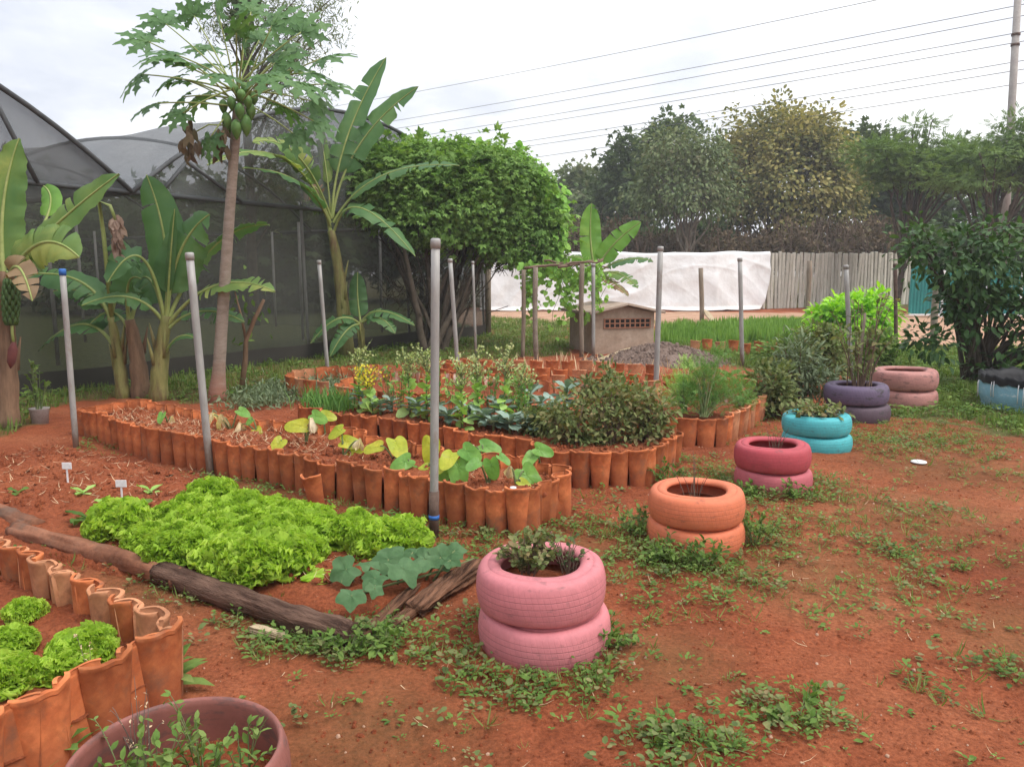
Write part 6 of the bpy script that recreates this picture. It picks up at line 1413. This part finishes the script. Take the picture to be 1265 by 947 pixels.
tag(np_obj('clover', [weeds('', (r >= .45) & (r < .66), 13, .021, .05, .05, ROUND, 0, .8)], L_bush), 'dark clover-like ground cover at the feet of the tyres', 'ground cover', None, 'stuff')
tag(np_obj('grass_tufts', [weeds('', r >= .66, 8, .05, .004, .03, BLADE, 0, 1.3)], L_grass), 'thin grass tufts among the weeds on the red soil', 'grass', None, 'stuff')
# sparse single weeds everywhere
wx = rng.uniform(-4, 7, 1500); wy = 2.2+8*rng.random(1500)**1.3; kk = clear(wx, wy) & (rng.random(1500) < .55+.5*wob(wx, wy, 3)) & ~inpoly(wx, wy, LET); wx, wy = wx[kk], wy[kk]; r = rng.random(len(wx))
tag(np_obj('weed_seedlings', [weeds('', r < 2, 7, .022, .015, .03, OVAL, 0, .3)], L_weed), 'scattered tiny weed seedlings on the bare red soil', 'weeds', None, 'stuff')
# lawn-like grass
gxs, gys = [], []
for (poly, v), n in zip(GRASS, (26000, 24000, 9000, 5500, 3000)):
    xs = [p[0] for p in poly]; ys = [p[1] for p in poly]; X_ = rng.uniform(max(-16, min(xs)), min(24, max(xs)), n*2); Y_ = rng.uniform(min(ys), min(32, max(ys)), n*2)
    f = grassf(X_, Y_); kk = (f > rng.random(len(f))*.9) & inpoly(X_, Y_, poly); gxs.append(X_[kk][:n]); gys.append(Y_[kk][:n])
def blades(x, y, h, nl=3):
    kk = clear(x, y); x, y = x[kk], y[kk]; x = np.repeat(x, nl)+rng.normal(size=len(x)*nl)*.03; y = np.repeat(y, nl)+rng.normal(size=len(y)*nl)*.03
    a = rng.uniform(0, 6.28, len(x)); d = np.stack([np.cos(a)*.7, np.sin(a)*.7, np.full(len(x), 1.)], 1)
    sc = h*(.5+.9*rng.random(len(x)))*(.75+.4*wob(x, y, 2.5)); return leaves(np.stack([x, y, gz(x, y)-.005], 1), d, nz(UP*.3+np.stack([np.cos(a), np.sin(a), 0*a], 1)*-1), np.maximum(sc, .03), BLADE, 1.5)
tag(np_obj('grass', [blades(np.concatenate([gxs[0], gxs[1], gxs[2], gxs[4]]), np.concatenate([gys[0], gys[1], gys[2], gys[4]]), .10, 2)], L_grass), 'short rough grass around the beds and shade house', 'grass', None, 'stuff')
tag(np_obj('bed_grass', [blades(gxs[3], gys[3], .22, 4)], L_grassb), 'bright tall grass filling the far tiled bed', 'grass', None, 'stuff')
# leaf litter weeds in the grass on the right and left
wx = np.concatenate([gxs[1][:2600], gxs[0][:1500], gxs[2][:900]]); wy = np.concatenate([gys[1][:2600], gys[0][:1500], gys[2][:900]]); kk = clear(wx, wy); wx, wy = wx[kk], wy[kk]
tag(np_obj('lawn_weeds', [weeds('', np.ones(len(wx), bool), 9, .06, .09, .08, OVAL, 0, .5)], L_weed), 'leafy weeds mixed into the rough grass', 'weeds', None, 'stuff')
# silvery ground cover beside the far beds, onions
sx = []; 
for (x, y) in [(325, 500), (345, 496), (365, 490), (385, 488), (350, 486), (375, 480), (400, 486), (330, 490), (410, 478), (310, 500)]:
    p = G(x, y); q = rng.normal(size=(420, 3))*np.array([.20, .24, .07]); q[:, 2] = np.abs(q[:, 2]); sx.append(q+np.array(p))
P = np.concatenate(sx); tag(np_obj('silvery_ground_cover', [leaves(P, nz(sph(len(P))*.7+UP*.6), nz(sph(len(P))+UP), .07*(.6+.7*rng.random(len(P))), LANCE, 1.2)], L_lav), 'low silvery green ground cover beside the far end of the kale bed', 'ground cover', None, 'stuff')
X_ = []; 
for (x, y) in [(385, 503), (400, 500), (415, 503), (425, 506), (395, 507), (410, 508)]:
    p = G(x, y, .2); X_.append(np.array(p)+rng.normal(size=(60, 3))*np.array([.09, .09, .003]))
P = np.concatenate(X_); tag(np_obj('onion_leaves', [leaves(P, nz(sph(len(P))*.35+UP), sph(len(P)), .2*(.5+.7*rng.random(len(P))), BLADE)], L_dill), 'thin upright onion leaves at the far end of the kale bed', 'onions', None, 'stuff')
# dry stubble in the far beds
X_ = []
for (x, y, n) in [(620, 458, 40), (680, 458, 50), (740, 461, 40), (560, 455, 25), (800, 465, 20), (700, 450, 40)]:
    p = G(x, y, .05); X_.append(np.array(p)+rng.normal(size=(n, 3))*np.array([.5, .22, .01]))
P = np.concatenate(X_); tag(np_obj('dry_stubble', [leaves(P, nz(sph(len(P))*.3+UP), sph(len(P)), .2*(.5+.7*rng.random(len(P))), BLADE)], L_straw), 'dry cut stubble standing in the far bare beds', 'stubble', None, 'stuff')
# straw and clods
def inside(poly, n):
    xs = [p[0] for p in poly]; ys = [p[1] for p in poly]; X_ = rng.uniform(min(xs), max(xs), n*4); Y_ = rng.uniform(min(ys), max(ys), n*4); kk = inpoly(X_, Y_, poly); return X_[kk][:n], Y_[kk][:n]
x, y = inside(bed2, 1500); m_ = (x < -1.5) | (rng.random(len(x)) < .25); x, y = x[m_], y[m_]; a = rng.uniform(0, 6.28, len(x))
LET2 = px([(-200, 605), (60, 560), (250, 597), (400, 655), (520, 680), (560, 700), (430, 745), (330, 728), (150, 665), (0, 635)]); x2, y2 = inside(LET2, 500); x = np.concatenate([x, x2]); y = np.concatenate([y, y2]); z = np.concatenate([np.full(len(a), .21), np.full(len(x2), .095)]); a = rng.uniform(0, 6.28, len(x))
tag(np_obj('straw', [leaves(np.stack([x, y, z], 1), np.stack([np.cos(a), np.sin(a), .25*rng.normal(size=len(a))], 1), UP+sph(len(a))*.3, .03+.06*rng.random(len(a)), BLADE, .6)], L_straw), 'dry straw mulch scattered on the bed soil', 'straw', None, 'stuff')
CUBE = (np.array([(-.5, -.5, -.4), (.5, -.45, -.4), (.45, .5, -.4), (-.5, .42, -.4), (-.3, -.32, .35), (.34, -.28, .3), (.28, .33, .38), (-.33, .28, .3)]), np.array([(0, 1, 5, 4), (1, 2, 6, 5), (2, 3, 7, 6), (3, 0, 4, 7), (4, 5, 6, 7)]))
x = rng.uniform(-4.5, 7, 17000); y = 1.9+7*rng.random(17000)**1.6; kk = clear(x, y); x, y = x[kk], y[kk]
ch = [leaves(np.stack([x, y, gz(x, y)+.002], 1), sph(len(x))*np.array((1, 1, .3)), UP+sph(len(x))*.3, .005+.014*rng.random(len(x))**3, CUBE)]
for poly, z in ((bed2, .205), (LET2, .085), (bed3, .21)):
    x, y = inside(poly, 1800); ch.append(leaves(np.stack([x, y, np.full(len(x), z)], 1), sph(len(x))*np.array((1, 1, .3)), UP+sph(len(x))*.3, .008+.028*rng.random(len(x))**3, CUBE))
x, y = inside([tuple(p[:2]) for p in r1+e1[1:]]+[(-4.5, 2.0), (-4.8, 4.6)], 900); ch.append(leaves(np.stack([x, y, np.full(len(x), .13)], 1), sph(len(x))*np.array((1, 1, .3)), UP+sph(len(x))*.3, .006+.02*rng.random(len(x))**3, CUBE))
tag(np_obj('soil_clods', [(v, f) for v, f in ch], M_soil, smooth=False), 'small clods and crumbs of red soil', 'soil', None, 'stuff')
for k, (x, y, r_) in enumerate([(1168, 772, .008), (700, 712, .006), (1190, 604, .012)]): pass
P = np.stack([rng.uniform(-4.5, 7, 2600), 1.9+7*rng.random(2600)**1.4], 1); kk = clear(P[:, 0], P[:, 1]); P = P[kk]
M_grit = simple('pale_grit', (.36, .2, .12), (.5, .33, .24), 5)
tag(np_obj('grit', [leaves(np.stack([P[:, 0], P[:, 1], gz(P[:, 0], P[:, 1])+.002], 1), sph(len(P))*np.array((1, 1, .3)), UP+sph(len(P))*.3, .004+.012*rng.random(len(P))**4, CUBE)], M_grit, smooth=False), 'pale grit and little stones on the red soil', 'grit', None, 'stuff')
P = np.stack([rng.uniform(-4.5, 7, 1500), 1.9+7*rng.random(1500)**1.4], 1); kk = clear(P[:, 0], P[:, 1]) & (wob(P[:, 0], P[:, 1], 2) > -.1); P = P[kk]; a = rng.uniform(0, 6.28, len(P))
tag(np_obj('dry_bits', [leaves(np.stack([P[:, 0], P[:, 1], gz(P[:, 0], P[:, 1])+.006], 1), np.stack([np.cos(a), np.sin(a), .1*rng.normal(size=len(a))], 1), UP+sph(len(a))*.3, .02+.05*rng.random(len(a)), BLADE, .5)], L_straw), 'dry grass bits strewn on the red soil', 'litter', None, 'stuff')
# ---------------------------------------------------------------- thin humid air
hm, hnt, hout = newmat('thin_air'); pv = nd(hnt, 'VolumePrincipled'); pv.inputs['Color'].default_value = (.96, .97, 1, 1); pv.inputs['Density'].default_value = HAZE; pv.inputs['Anisotropy'].default_value = .1
hnt.links.new(pv.outputs[0], hout.inputs[1])
mb = MB(); mb.box((0, 98, 7.6), (420, 340, 17.4)); tag(mb.build('haze', hm, None, (0, 98, 7.6), smooth=False), 'thin pale haze in the air', 'haze', None, 'stuff')
n = 900; a = rng.uniform(0, 6.28, n); q = rng.random(n)**.6*1.15; hx = mc.x+np.cos(a)*1.28*q; hy = mc.y+np.sin(a)*.95*q; hz = -.03+.38*(1-np.minimum(1, q)**1.25)
tag(np_obj('heap_clods', [leaves(np.stack([hx, hy, np.maximum(hz, .01)], 1), sph(n)*np.array((1, 1, .3)), UP+sph(n)*.3, .02+.07*rng.random(n)**3, CUBE)], M_mound, smooth=False), 'loose clods on the grey earth heap', 'soil', None, 'stuff')
